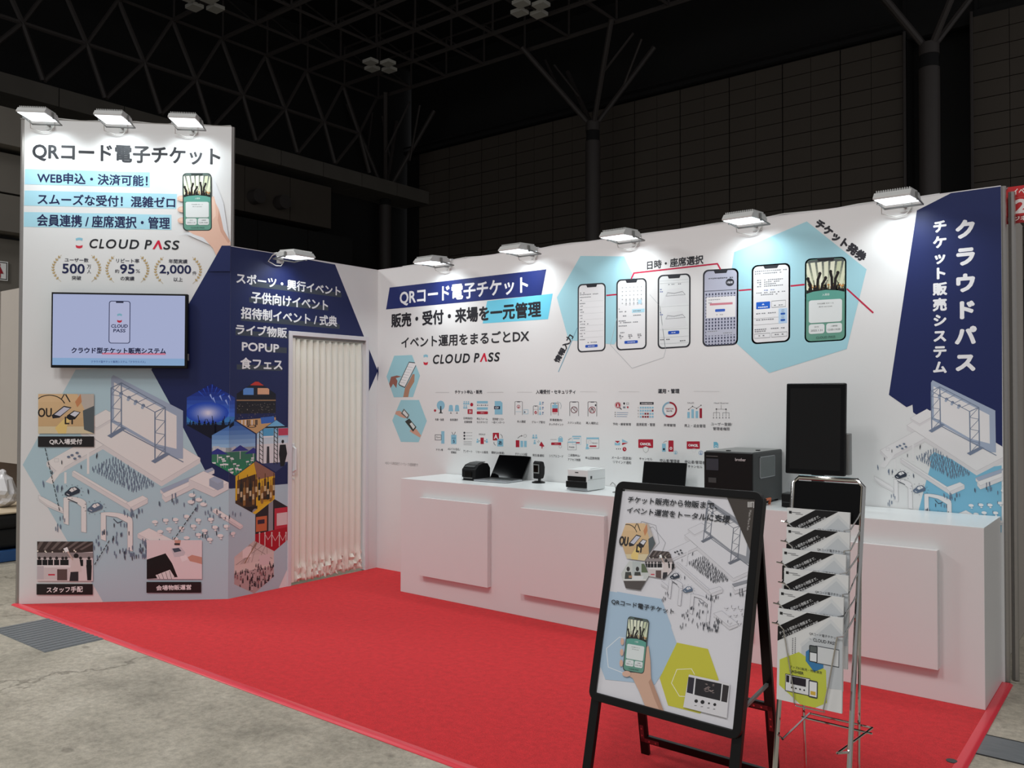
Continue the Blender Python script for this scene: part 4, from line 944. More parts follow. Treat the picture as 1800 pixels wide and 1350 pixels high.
for x in (1520, 1562, 1604, 1648, 1692, 1734): c.disc(x, 504, 8, 8, (90, 90, 96), 8)
c.disc(1560, 384, 10, 10, INK, 8); c.disc(1692, 386, 10, 10, INK, 8)
cap(c, 'ユーザー登録/', 1486, 566, 1776, 44); cap(c, '管理者権限', 1514, 630, 1744, 44); PR_B.flush('icon')
c.poly([(162, 822), (236, 822), (200, 852)], IR); c.poly([(162, 838), (200, 862), (236, 838), (236, 882), (162, 882)], IB); c.poly([(262, 796), (348, 840), (262, 840)], IB); c.poly([(262, 850), (346, 848), (262, 880)], IR); [c.disc(188 + 26 * k, 932, 7, 8, IK, 8) for k in range(3)]; c.disc(296, 936, 27, 30, IR, 16); c.line([(296, 918), (296, 938), (308, 944)], 5, (236, 236, 236)); cap(c, 'メール一括送信/', 120, 1032, 396, 38); cap(c, 'リマインド通知', 140, 1092, 386, 38); PR_B.flush('icon')
c.rrect(486, 800, 690, 918, 8, IR); c.text('CANCEL', (512, 846), (660, 852), (512, 878), (240, 240, 240), .0012); sh = [(552, 912), (588, 896), (626, 912), (620, 960), (588, 986), (558, 960)]; c.poly(sh, (226, 228, 226)); c.line(sh, 4, (130, 134, 134), closed=True); cap(c, 'キャンセル', 500, 1050, 678, 34); PR_B.flush('icon')
c.rrect(812, 858, 864, 970, 6, IB); c.disc(838, 936, 15, 17, (30, 40, 60)); c.rrect(900, 816, 970, 970, 8, IR); c.disc(935, 924, 18, 20, (236, 236, 236)); c.disc(935, 924, 9, 10, IR); c.line([(832, 846), (856, 828), (880, 824)], 5, (110, 50, 60)); c.ring(998, 982, 20, 25, IB); man(c, 998, 1000, 32, IB); cap(c, '申込者/管理者', 784, 1070, 1054, 40); cap(c, 'チケット再選択', 784, 1136, 1054, 40); PR_B.flush('icon')
c.rrect(1152, 828, 1332, 932, 8, IR); c.text('CANCEL', (1176, 866), (1308, 870), (1176, 896), (240, 240, 240), .001); c.ring(1252, 950, 26, 29, (206, 208, 208)); c.ring(1346, 986, 24, 30, (130, 160, 200)); man(c, 1346, 1006, 38, (130, 160, 200)); cap(c, '申込者/管理者', 1126, 1088, 1408, 42); cap(c, 'キャンセル', 1170, 1154, 1366, 36); PR_B.flush('icon')
c.poly([(1522, 836), (1564, 836), (1586, 862), (1586, 918), (1522, 918)], (110, 182, 206)); c.ring(1556, 900, 14, 19, (236, 236, 236)); PR_B.flush('icon')

# six phones and the blue hexagons
cP.poly([(85, 553), (272, 225), (617, 228), (735, 470), (735, 560), (540, 925), (178, 890)], (166, 214, 226)); cR.poly([(272, 370), (655, 208), (970, 460), (865, 880), (457, 1007), (205, 780), (250, 520)], (166, 214, 226)); PR_B.flush('pale_hexagon'); PR_B.rest()
cP.line([(820, 530), (900, 620), (945, 970), (930, 1028), (680, 1113), (508, 928), (560, 720)], 3, (178, 184, 188)); cP.line([(98, 1140), (246, 795)], 6, (128, 176, 196)); PR_B.flush('thin_line')
cP.line([(480, 537), (552, 530)], 12, (190, 36, 72)); cP.line([(675, 402), (695, 360), (1355, 286), (1378, 328)], 12, (190, 36, 72)); cP.line([(1528, 498), (1620, 490)], 12, (190, 36, 72)); cR.line([(572, 548), (640, 541)], 9, (190, 36, 72)); cR.line([(868, 565), (1003, 688)], 9, (190, 36, 72)); PR_B.flush('red_line')
cP.text('日時・座席選択', (800, 262), (1243, 222), (800, 332), (48, 48, 54), .0018); PR_B.flush('lettering')
cP.text('情報入力', (60, 1052), (178, 842), (100, 1072), (48, 48, 54), .003, flat=False); PR_B.flush('lettering')
cR.text('チケット発券', (722, 192), (975, 382), (695, 232), (48, 48, 54), .0038, flat=False); PR_B.flush('lettering')
def phone_print(c, TL, TR, BL, body, bg=(234, 236, 238), label=None):
    q = c.aff(TL, TR, BL)
    q.rrect(0, 0, 1, 1, .15, (46, 48, 54), 6, ry=.07); q.rrect(.045, .02, .955, .98, .12, bg, 6, ry=.058)
    body(q); q.poly([(.3, .015), (.7, .015), (.66, .055), (.34, .055)], (46, 48, 54)); PR_B.flush('printed_phone', label)
G = (120, 124, 130)
def tx(q, x, y, w, h=.014, col=G): 
    n = max(2, int(w / .05)); q.pr.L += 1; q.pr.hold = True
    rr = random.Random(int(x * 977 + y * 3331))
    for k in range(n):
        if rr.random() < .88: q.rect(x + w * k / n, y, x + w * (k + .78) / n, y + h * rr.uniform(.8, 1.1), hue(col, (200, 200, 200), rr.random() * .4))
    q.pr.hold = False
def b1(q):
    tx(q, .08, .125, .18); tx(q, .08, .15, .66); tx(q, .08, .19, .4)
    for k, w in enumerate((.12, .1, .14, .08, .3, .24, .1)): y = .23 + .088 * k; tx(q, .1, y, w); q.rect(.08, y + .028, .92, y + .031, (200, 204, 206)); tx(q, .08, y + .05, .2)
    tx(q, .36, .855, .34); q.rrect(.28, .895, .72, .935, .03, (36, 84, 186), 3, ry=.012); tx(q, .38, .91, .24, .012, (220, 226, 240))
def b2(q):
    for j in range(5):
        for i in range(6): q.disc(.2 + .125 * i, .12 + .055 * j, .02, .008, (150, 156, 160), 6)
        if j > 2:
            for i in range(1, 6): q.ring(.2 + .125 * i, .14 + .055 * j, .018, .026, (140, 150, 156), n=8, sy=.5)
    q.rect(.72, .3, .83, .36, (186, 220, 238)); q.rect(.52, .43, .93, .48, (178, 222, 238)); tx(q, .56, .45, .26); tx(q, .1, .45, .24); tx(q, .08, .41, .06); tx(q, .1, .51, .24); tx(q, .56, .51, .26); tx(q, .08, .58, .24); tx(q, .12, .605, .6); tx(q, .08, .65, .28); tx(q, .08, .745, .2)
    for k in range(3): tx(q, .1 + .3 * k, .78, .13); tx(q, .1 + .3 * k, .8, .15); tx(q, .12 + .3 * k, .825, .06)
    q.rrect(.27, .87, .71, .91, .03, (36, 84, 186), 3, ry=.012); tx(q, .37, .885, .26, .012, (220, 226, 240))
def b3(q):
    tx(q, .32, .13, .4, .012)
    for y in (.2, .51):
        q.poly([(.3, y), (.75, y - .01), (.92, y + .2), (.1, y + .22)], (222, 226, 228)); q.line([(.25, y + .09), (.3, y + .045), (.5, y + .06), (.75, y + .04), (.84, y + .085)], .008, (140, 144, 148)); q.line([(.25, y + .09), (.84, y + .085)], .006, (150, 154, 158))
        for k in range(9): q.line([(.32 + .05 * k, y + .05), (.3 + .055 * k, y + .09)], .004, (150, 154, 158))
        tx(q, .07, y - .01, .06, .016, (70, 90, 150)); tx(q, .07, y + .02, .1, .016, (90, 110, 170)); q.rect(.06, y + .23, .94, y + .233, (190, 196, 200))
    q.rrect(.32, .765, .66, .81, .03, (36, 84, 186), 3, ry=.012); tx(q, .42, .783, .14, .012, (220, 226, 240)); tx(q, .08, .87, .3, .012, (80, 84, 90)); tx(q, .68, .9, .18, .012, (80, 84, 90))
    for y in (.08, .115, .845, .93): q.rect(.06, y, .94, y + .003, (190, 196, 200))
def b4(q):
    tx(q, .16, .11, .7, .016, (60, 64, 80)); q.disc(.76, .18, .12, .05, (52, 54, 62), 16); q.text('1階席', (.68, .165), (.84, .165), (.68, .195), (226, 228, 236), .0003, flat=False)
    q.rect(.05, .275, .95, .283, (60, 62, 76)); q.pr.L += 1; q.pr.hold = True
    for j in range(17):
        y = .31 + .041 * j
        for i in range(10): q.rect(.08 + .088 * i, y, .12 + .088 * i, y + .026, (64, 68, 92))
    q.pr.hold = False
    q.rect(.1, .36, .92, .63, (232, 232, 234)); tx(q, .16, .39, .34, .01); q.rect(.2, .44, .84, .468, (206, 130, 144)); tx(q, .16, .43, .1, .01); q.rrect(.35, .52, .63, .555, .02, (52, 96, 190), 3, ry=.01); tx(q, .38, .585, .2, .018, (180, 182, 186)); q.rect(.1, .785, .92, .86, (186, 190, 206)); tx(q, .14, .8, .28, .01); tx(q, .58, .83, .26, .01)
def b5(q):
    tx(q, .08, .075, .84); tx(q, .08, .105, .7)
    for k in range(4): tx(q, .14, .19 + .026 * k, .12); tx(q, .32, .19 + .026 * k, .5 - .09 * (k % 3))
    tx(q, .32, .32, .34, .014, (110, 130, 180)); tx(q, .12, .35, .76); tx(q, .24, .375, .44)
    q.rrect(.12, .47, .48, .56, .02, (28, 96, 200), 3, ry=.01); tx(q, .17, .53, .26, .016, (226, 234, 246)); q.poly([(.26, .51), (.3, .49), (.34, .51)], (226, 234, 246)); q.frame(.52, .47, .88, .55, .006, (120, 124, 128)); tx(q, .58, .52, .24, .014)
    q.rect(.7, .57, .92, .76, (184, 212, 238))
    for y in (.59, .67): tx(q, .12, y + .02, .12); tx(q, .26, y + .02, .38); q.rrect(.75, y + .035, .87, y + .062, .03, (40, 92, 176), 3, ry=.01); q.frame(.78, y, .84, y + .02, .006, (110, 130, 160)); q.rect(.06, y + .085, .7, y + .088, (150, 154, 158))
    tx(q, .08, .81, .84); tx(q, .08, .835, .3); q.frame(.08, .87, .48, .925, .005, (140, 144, 148)); q.frame(.52, .87, .92, .925, .005, (140, 144, 148)); tx(q, .18, .89, .22); tx(q, .6, .89, .24)
phone_print(cP, (250, 449), (472, 435), (248, 990), b1); phone_print(cP, (556, 412), (796, 398), (555, 974), b2); phone_print(cP, (883, 377), (1143, 361), (882, 962), b3, (226, 231, 232)); phone_print(cP, (1241, 336), (1522, 320), (1237, 944), b4, (186, 190, 208)); phone_print(cR, (364, 440), (568, 425), (363, 857), b5)
ticket_phone(cR.aff((645, 405), (864, 392), (643, 848)), bez=(40, 42, 46)); PR_B.flush('printed_phone', 'printed phone with a green ticket and a concert crowd')
# navy block with vertical lettering at the right
K1.poly([(1611.7, 370), (1676, 337.4), (1760, 326), (1762, 786), (1750.7, 778), (1640, 700), (1636, 725.5), (1617.5, 733.8), (1605, 724.6), (1604, 711.4), (1593.6, 715.8), (1562.5, 694)], (29, 40, 90)); PR_B.flush('navy_block'); PR_B.rest()
def vtext(c, body, x0, x1, ys, col, bold):
    for ch, (ya, yb) in zip(body, ys):
        a = c.fn((x0 + x1) / 2, (ya + yb) / 2); 
        L_ = c.fn(x0, (ya + yb) / 2); R_ = c.fn(x1, (ya + yb) / 2); em = (R_[0] - L_[0])
        vs_, fs_, bb = glyphs(ch)
        s_ = em / 0.86
        c.pr.L += 1; c.pr.hold = True; cl, rg = c.pr.clips, c.pr.regions; c.pr.clips = []; c.pr.regions = [[]]
        L0 = c.pr.L; c.pr.L += 20
        for k in range(8):
            c.pr.L += 1; ox, oy = bold * math.cos(k * math.pi / 4), bold * math.sin(k * math.pi / 4)
            for f in fs_: c.pr.add([(a[0] + (vs_[i][0] - .49) * s_ + ox, a[1] + (vs_[i][1] - .36) * s_ + oy) for i in f], col)
        c.pr.hold = False; c.pr.clips, c.pr.regions = cl, rg; c.pr.L = L0
vtext(cR, 'クラウドパス', 1440, 1540, [(200, 300), (343, 443), (484, 584), (625, 725), (762, 862), (902, 1002)], (238, 239, 242), .0062); PR_B.flush('lettering')
vtext(cR, 'チケット販売システム', 1323, 1388, [(205 + 82.5 * k, 265 + 82.5 * k) for k in range(10)], (238, 239, 242), .0036); PR_B.flush('lettering')
# festival drawing at the right end, the same art as on the tower
a0 = P_T.uv(195.5, 664); a1 = P_T.uv(321.8, 806.5)
q0 = P_B.uv(1636.6, 672.5); q1 = P_B.uv(1750.8, 795.5)
sx = (q1[0] - q0[0]) / (a1[0] - a0[0]); sy = (q1[1] - q0[1]) / (a1[1] - a0[1])
iso_map = lambda x, y: (q0[0] + (P_T.uv(x, y)[0] - a0[0]) * sx, q0[1] + (P_T.uv(x, y)[1] - a0[1]) * sy)
cQ.poly([(590, 650), (760, 720), (900, 800), (1160, 762), (1160, 1330), (410, 1330), (525, 880), (560, 760), (550, 690)], (126, 188, 216)); PR_B.flush('pale_hexagon'); PR_B.rest(); PR_B.floor = None
iso_b = Canvas(PR_B, iso_map)
iso_scene(iso_b, W=(232, 231, 232), part=lambda n: PR_B.flush(n))

# ------------------------------------------------------------------ floodlights on the walls
FLOODS = []
def make_flood():
    """local frame: x along the wall, y outward from its face, z up from its top edge"""
    t = thing('floodlight', 'x', 'floodlight', (0, 0, 0), 0, 'floodlights along the tops of the booth walls')
    tilt = Matrix.Translation((0, 0.21, -0.046)) @ Matrix.Rotation(math.radians(-3.5), 4, 'X')
    w, d = 0.098, 0.125
    h = MB(); h.prism([(-d, 0), (d, 0), (d, .012), (d - .03, .04), (-d + .035, .04), (-d, .012)], -w, w, tilt)
    build(h, 'housing', M_LAMPW, t, .003)
    fn = MB()
    for k in range(15): x = -w + .012 + k * (2 * w - .024) / 14; fn.box((x - .0018, -d + .035, .038), (x + .0018, d - .035, .052), tilt)
    build(fn, 'cooling_fins', M_LAMPW, t)
    build(MB().box((-w + .008, -d + .008, -.004), (w - .008, d - .008, .001), tilt), 'lens', M_LENS, t)
    yk = MB(); yk.box((-w - .008, -.012, -.012), (-w - .004, .012, .035), tilt).box((w + .004, -.012, -.012), (w + .008, .012, .035), tilt)
    yk.tube([tilt @ Vector((-w - .006, 0, 0)), Vector((-w - .006, .06, -.055)), Vector((w + .006, .06, -.055)), tilt @ Vector((w + .006, 0, 0))], .006, 6)
    yk.tube([Vector((0, .06, -.055)), Vector((0, .01, -.05))], .008, 6)
    build(yk, 'bracket', M_MGREY, t)
    build(MB().box((-.03, -.055, -.075), (.03, -.046, .008)).box((-.03, .002, -.075), (.03, .012, .008)).box((-.03, -.055, .007), (.03, .012, .014)), 'clamp', M_PWHITE, t, .002)
    cb = MB(); cb.tube([(w * .6, .12, .0), (w + .02, .07, -.03), (w + .03, .03, -.075), (.05, .022, -.10), (.0, .02, -.095), (-.03, .015, -.06), (-.02, -.02, .016), (.03, -.05, .0), (.04, -.06, -.1)], .004, 6)
    build(cb, 'cable', M_CABLE, t, smooth=True)
    return t
flood0 = make_flood()
def flood_light(M, s_=1.0):
    ld = bpy.data.lights.new('flood_beam', 'AREA'); ld.shape = 'RECTANGLE'; ld.size = .18; ld.size_y = .23; ld.energy = FLOOD_W * s_; ld.color = (0.90, 0.98, 1.0); ld.spread = math.radians(142)
    lo = bpy.data.objects.new('flood_beam', ld); COL.objects.link(lo)
    lo.matrix_world = M @ Matrix.Translation((0, 0.21, -0.054)) @ Matrix.Rotation(math.radians(-3.5), 4, 'X')
    return lo
def wall_frame(P, out, z):
    out = Vector(out).normalized(); x = out.cross(Vector((0, 0, 1)))   # x, out, z right-handed
    return Matrix(((x.x, out.x, 0, P[0]), (x.y, out.y, 0, P[1]), (x.z, out.z, 1, z), (0, 0, 0, 1)))
spots = []
for u, lb in ((.185, 'white LED floodlight on the front tower top, at its left corner'), (.71, 'white LED floodlight at the middle of the front tower top'), (1.225, 'white LED floodlight on the front tower top, nearest the curtain wall')):
    spots.append((C0 + TT * u, TN, TH, lb, 1.25))
spots.append((Vector((0, -1.075, 0)), (1, 0, 0), WH, 'white LED floodlight clamped over the cream folding door wall', .85))
for x, lb in ((.88, 'white LED floodlight on the back wall, nearest the inner corner'), (1.78, 'white LED floodlight over the navy banner’s right end'), (2.68, 'white LED floodlight above the printed phones’ left hexagon'),
              (3.58, 'white LED floodlight above the big right pale-blue hexagon'), (4.475, 'white LED floodlight beside the navy vertical lettering')):
    spots.append((Vector((x, 0, 0)), (0, -1, 0), WH, lb, 1.0))
for i, (P, out, z, lb, s_) in enumerate(spots):
    o = flood0 if i == 0 else copy_tree(flood0)
    M = wall_frame(P, out, z); o.matrix_world = M; o['label'] = lb
    lo = flood_light(M, s_)
cbm = MB(); cbm.tube([Vector((0.1 + .1 * k, -.015 + .01 * math.sin(k * 1.9), TH + .012 + .006 * math.sin(k * 1.3))) for k in range(15)], .004, 6, TM)
tag(build(cbm, 'power_cable', M_CABLE, smooth=True), 'thin white power cable lying along the front tower top', 'cable')
cbm = MB(); cbm.tube([Vector((.3 + .15 * k, .02 + .012 * math.sin(k * 2.1), WH + .01 + .004 * math.sin(k * 1.7))) for k in range(30)], .004, 6)
tag(build(cbm, 'power_cable', M_CABLE, smooth=True), 'thin white power cable lying along the back wall top', 'cable')

# ------------------------------------------------------------------ television on the tower
tvu0, tvu1, tvz0, tvz1 = .239, 1.212, 1.757, 2.318
TV = thing('television', 'wall-mounted black television showing a lavender slide on the front tower', 'television', C0 + TT * .725 + Vector((0, 0, 1.757)))
b = MB(); b.box((tvu0, .045, tvz0), (tvu1, .085, tvz1), TM); build(b, 'body', M_BLACK, TV, .004)
b = MB(); b.box((tvu0 + .25, .0, tvz0 + .15), (tvu1 - .25, .046, tvz1 - .15), TM); build(b, 'wall_mount', M_BLACK, TV)
P_TV = Plane(C0 + TN * .0855, TT, TN); PR_TV = Print(P_TV, TV, M_SCREEN, base=.0004)
v = Canvas(PR_TV, lambda x, y: (tvu0 + .012 + (tvu1 - tvu0 - .03) * x, tvz1 - .014 - (tvz1 - tvz0 - .034) * y))
LAV = (196, 206, 246)
v.rect(0, 0, 1, 1, LAV); v.rect(0, .9, 1, 1, (158, 196, 240))
v.rrect(.42, .085, .583, .69, .02, (40, 48, 92), 4, ry=.035); v.rrect(.426, .095, .577, .68, .016, (206, 212, 248), 4, ry=.028); v.rect(.473, .09, .53, .115, (40, 44, 72))
logo_mark(v, .482, .275, .52, .385); v.text('CLOUD', (.438, .42), (.562, .42), (.438, .465), (52, 60, 100), .0012, shear=.1); v.text('PASS', (.455, .485), (.545, .485), (.455, .53), (52, 60, 100), .0012, shear=.1)
v.rect(.37, .822, .855, .848, (236, 140, 166)); v.text('クラウド型チケット販売システム', (.143, .752), (.855, .752), (.143, .832), (30, 36, 76), .0018); v.text('クラウド型チケット販売システム「クラウドパス」', (.29, .934), (.70, .934), (.29, .966), (60, 84, 150), .0003)
PR_TV.flush('screen', 'lit lavender screen')
b = MB(); b.box((tvu1 - .002, .05, tvz0 + .06), (tvu1 + .006, .07, tvz0 + .11), TM); build(b, 'side_buttons', M_MGREY, TV)

# ------------------------------------------------------------------ counter
CX0, CX1, CY, CZ = .848, 4.943, -.528, .8974
CT = thing('counter', 'long white reception counter along the back wall', 'counter', ((CX0 + CX1) / 2, CY / 2, 0))
build(MB().box((CX0, CY, .0), (CX1, -.008, CZ - .004)), 'body', M_WHITE, CT, .002)
build(MB().box((CX0, CY, CZ - .004), (CX1, -.008, CZ)), 'worktop', mat('bright_worktop', (236, 240, 240), .3, noise=.01, scale=6, spec=.5), CT, .001)
rp = build(MB().box((1.093, CY - .042, .165), (1.78, CY, .768)), 'relief_panel', M_WHITE, CT, .002)
for k in range(1, 4):
    c_ = rp.copy(); COL.objects.link(c_); c_.location.x = .9865 * k

# ------------------------------------------------------------------ devices on the counter
def frame_at(x, y, z, deg): return Matrix.Translation((x, y, z)) @ Matrix.Rotation(math.radians(deg), 4, 'Z')
def dev(name, label, cat, x, y, deg):
    t = thing(name, label, cat, (x, y, CZ), math.radians(deg)); return t, frame_at(x, y, CZ, deg)
# receipt printer
t, M = dev('receipt_printer', 'black receipt printer at the left end of the counter', 'printer', 1.385, -.23, 2)
b = MB(); b.prism([(-.1, 0), (.09, 0), (.09, .09), (.06, .128), (.0, .135), (-.06, .12), (-.1, .085)], -.068, .068, M); build(b, 'body', M_BLACK, t, .005)
b = MB(); b.prism([(-.085, .1), (-.02, .128), (.055, .134), (.055, .14), (-.02, .136), (-.088, .106)], -.05, .045, M); build(b, 'lid', M_DGREY, t, .002)
b = MB(); b.box((-.035, -.106, .03), (.035, -.098, .07), M); build(b, 'paper_window', M_GLOSS, t, .002)
b = MB(); b.box((-.045, -.108, .018), (.04, -.099, .024), M); build(b, 'paper_slot', M_MGREY, t)
b = MB(); b.box((-.066, -.103, .006), (-.052, -.1, .026), M); build(b, 'badge', M_PWHITE, t)
# laptop
def laptop(name, label, x, y, deg, openang, w=.31, d=.21, base=M_SILVER, hgt=0.205):
    t, M = dev(name, label, 'laptop', x, y, deg)
    build(MB().box((-w / 2, -d, .002), (w / 2, 0, .014), M), 'base', base, t, .003)
    kb = MB()
    for r in range(5):
        for k in range(13): kb.box((-w / 2 + .018 + k * (w - .036) / 13, -.03 - r * .019, .014), (-w / 2 + .018 + (k + .82) * (w - .036) / 13, -.015 - r * .019, .0152), M)
    kb_o = build(kb, 'keyboard', M_DGREY, t); 
    build(MB().box((-.05, -d + .012, .0138), (.05, -d + .07, .0146), M), 'trackpad', M_MGREY, t)
    LM = M @ Matrix.Translation((0, 0, .012)) @ Matrix.Rotation(math.radians(-openang), 4, 'X')
    build(MB().box((-w / 2, -.001, 0), (w / 2, .006, hgt), LM), 'lid', M_BLACKM, t, .002)
    build(MB().box((-w / 2 + .006, -.003, .008), (w / 2 - .006, -.001, hgt - .006), LM), 'display', M_GLOSS, t)
laptop('laptop', 'silver laptop with black glossy open screen beside the receipt printer', 1.60, -.13, 3, 36, hgt=.215)
laptop('laptop', 'black laptop with its dark screen up, behind the sign stand', 2.975, -.16, 6, 14, base=M_BLACKM, hgt=.2)
# code scanner
t, M = dev('barcode_scanner', 'black upright barcode scanner on a round base beside the silver laptop', 'scanner', 1.915, -.13, -10)
b = MB(); b.cyl((0, 0, 0), .05, .008, 24, M).cyl((0, 0, .008), .046, .006, 24, M, .03); build(b, 'base', M_BLACK, t, smooth=True)
b = MB(); b.tube([(0, .01, .01), (0, .012, .04)], .012, 12, M); build(b, 'neck', M_DGREY, t, smooth=True)
b = MB(); b.prism([(-.022, .03), (.02, .035), (.032, .07), (.034, .12), (.022, .16), (-.012, .166), (-.024, .15)], -.038, .038, M); build(b, 'head', M_BLACK, t, .008, seg=3)
b = MB(); b.box((-.032, -.027, .072), (.032, -.022, .142), M); build(b, 'window_rim', M_MGREY, t, .002)
b = MB(); b.box((-.024, -.0285, .082), (.024, -.0268, .134), M); build(b, 'window', M_GLOSS, t)
# white label printer
t, M = dev('label_printer', 'white desktop label printer with black front slots on the counter', 'printer', 2.455, -.29, 0)
b = MB(); b.box((-.085, -.12, .004), (.085, .105, .148), M); build(b, 'body', M_PWHITE, t, .006)
b = MB(); b.prism([(-.06, .148), (.08, .148), (.07, .153), (-.05, .153)], -.06, .06, M); build(b, 'lid', M_PWHITE, t, .002)
b = MB(); b.box((-.082, -.125, .068), (.07, -.118, .1), M); build(b, 'paper_slot', M_BLACK, t, .002)
b = MB(); b.box((-.09, -.134, .022), (.078, -.12, .066), M); build(b, 'front_flap', M_BLACK, t, .004)
b = MB(); b.box((.084, -.09, .085), (.0875, -.07, .105), M); build(b, 'side_button', M_DGREY, t, .001)
b = MB(); b.box((-.02, -.122, .124), (.006, -.1195, .13), M); build(b, 'badge', M_DGREY, t)
b = MB(); b.box((.0845, -.12, .078), (.0856, .1, .0795), M); build(b, 'seam', M_MGREY, t)
b = MB(); b.box((-.088, -.122, .004), (.082, -.118, .016), M); build(b, 'base_strip', M_SILVER, t)
# wire holder
t, M = dev('wire_holder', 'small white wire stand beside the white label printer', 'holder', 2.76, -.33, 0)
b = MB(); b.tube([(-.09, 0, .05), (-.075, 0, .068), (-.055, 0, .055), (-.05, 0, .03), (.03, 0, .03), (.07, .01, .03)], .0025, 6, M).tube([(-.06, -.02, .004), (.05, -.02, .004), (.05, .05, .004), (-.06, .05, .004), (-.06, -.02, .004)], .003, 6, M).tube([(.05, .01, .004), (.05, .01, .03)], .0025, 6, M)
build(b, 'wire', M_MGREY, t, smooth=True)
# industrial label printer
t, M = dev('industrial_printer', 'large black industrial label printer with a side window on the counter', 'printer', 3.6, -.245, 0)
X0, X1, Y0, Y1, H = -.165, .14, -.25, .235, .318
b = MB(); b.box((X0, Y0 + .012, .012), (X1, Y1, H), M); build(b, 'body', M_DGREY, t, .006)
b = MB(); b.box((X0, Y0, .012), (X1, Y0 + .014, H - .004), M); build(b, 'front_panel', M_BLACK, t, .003)
b = MB(); b.box((X0 + .004, Y0 + .02, H), (X1 - .004, Y1 - .01, H + .003), M); build(b, 'top_cover', M_MGREY, t, .001)
build(MB().box((X0 + .12, Y0 + .05, H + .003), (X0 + .14, Y0 + .075, H + .008), M), 'hinge', M_BLACK, t); build(MB().box((X1 - .06, Y0 + .2, H + .003), (X1 - .04, Y0 + .225, H + .008), M), 'hinge', M_BLACK, t)
b = MB(); b.box((X0 + .015, Y0 - .003, .205), (X0 + .095, Y0, .275), M); build(b, 'display', mat('printer_display', (52, 54, 64), .25, noise=.05), t)
b = MB(); b.box((X0 + .03, Y0 - .003, .13), (X0 + .08, Y0, .16), M); build(b, 'keypad', M_DGREY, t)
b = MB(); b.box((X0 + .015, Y0 - .0015, .288), (X0 + .09, Y0, .291), M); build(b, 'status_light', M_MGREY, t)
b = MB(); b.box((X0 + .115, Y0 - .022, .03), (X1 - .05, Y0 + .002, .06), M).box((X0 + .12, Y0 - .035, .012), (X1 - .055, Y0, .03), M); build(b, 'label_slot', M_BLACK, t, .003)
b = MB(); b.tube([(X0 + .14, Y0 - .006, .07), (X1 - .045, Y0 - .006, .07)], .007, 10, M); build(b, 'roller', mat('copper_roller', (176, 128, 96), .3, metal=.6), t)
b = MB(); b.box((X1, Y0 + .11, .16), (X1 + .004, Y0 + .35, .165), M).box((X1, Y0 + .11, .285), (X1 + .004, Y0 + .35, .29), M).box((X1, Y0 + .11, .16), (X1 + .004, Y0 + .116, .29), M).box((X1, Y0 + .344, .16), (X1 + .004, Y0 + .35, .29), M); build(b, 'window_frame', M_SILVER, t)
b = MB(); b.box((X1, Y0 + .116, .165), (X1 + .002, Y0 + .344, .285), M); build(b, 'side_window', mat('smoked_window', (96, 104, 104), .2, noise=.05), t)
b = MB(); b.tube([(X1 + .02, Y0 + .1, .0), (X1 + .03, Y0 + .11, .035), (X1 + .03, Y0 + .2, .035), (X1 + .02, Y0 + .21, .0)], .008, 8, M); 
tag(build(b, 'orange_clip', M_ORANGE, smooth=True), 'orange plastic handle lying beside the industrial label printer', 'handle')
PW = Print(Plane(M @ Vector((0, Y0 - .0006, 0)), (1, 0, 0), (0, -1, 0), u0=0, v0=-CZ + CZ), t, M_PRINT, base=.0004)
q = Canvas(PW, lambda x, y: (x, y)); PW.p.O = Vector((3.6, -.245 + Y0, CZ)); q.text('brother', (.035, .285), (.1, .285), (.035, .268), (190, 190, 190), .0006); PW.flush('lettering', 'white maker lettering')
for fx, fy in ((X0 + .02, Y0 + .02), (X1 - .03, Y0 + .02), (X0 + .02, Y1 - .03), (X1 - .03, Y1 - .03)): build(MB().cyl((fx, fy, 0), .012, .013, 10, M), 'foot', M_BLACK, t)
# little black box
t, M = dev('black_box', 'small black square device between the big printer and the portrait monitor', 'box', 3.915, -.335, 0)
build(MB().box((-.045, -.045, .003), (.045, .045, .08), M), 'body', M_BLACK, t, .004); build(MB().box((-.042, -.042, .08), (.042, .042, .084), M), 'lid', M_DGREY, t, .002); build(MB().box((-.04, -.047, .03), (.04, -.0448, .033), M), 'seam', M_DGREY, t)
# portrait monitor on a stand
t, M = dev('portrait_monitor', 'tall black portrait touch monitor standing dark on the counter', 'monitor', 4.04, -.27, 0)
TLm, TRm, BLm, BRm = [hit(*q_, (0, -.3, 0), (0, 1, 0)) - Vector((4.04, -.27, CZ)) for q_ in ((1384, 674), (1488, 677), (1378, 833), (1481, 836))]
lean = Matrix.Translation((0, -.03, .195)) @ Matrix.Rotation(math.radians(-3), 4, 'X')
wm = .172
build(MB().box((-wm, -.012, 0), (wm, .02, .535), M @ lean), 'housing', M_BLACK, t, .008, seg=3)
build(MB().box((-wm + .006, -.0135, .006), (wm - .006, -.0115, .529), M @ lean), 'glass', M_GLOSS, t, .003)
build(MB().box((-wm + .026, -.0142, .03), (wm - .026, -.0134, .505), M @ lean), 'display', mat('dark_display', (14, 13, 12), .12, noise=.1, scale=3, spec=.3), t)
build(MB().box((-.08, .02, .12), (.19, .07, .36), M @ Matrix.Translation((0, -.03, .08))), 'rear_box', M_MGREY, t, .006)
build(MB().box((-.035, .01, .0), (.035, .035, .34), M), 'pole', M_DGREY, t, .003)
build(MB().box((-.12, -.05, .0), (.12, .13, .008), M), 'base', M_DGREY, t, .003)

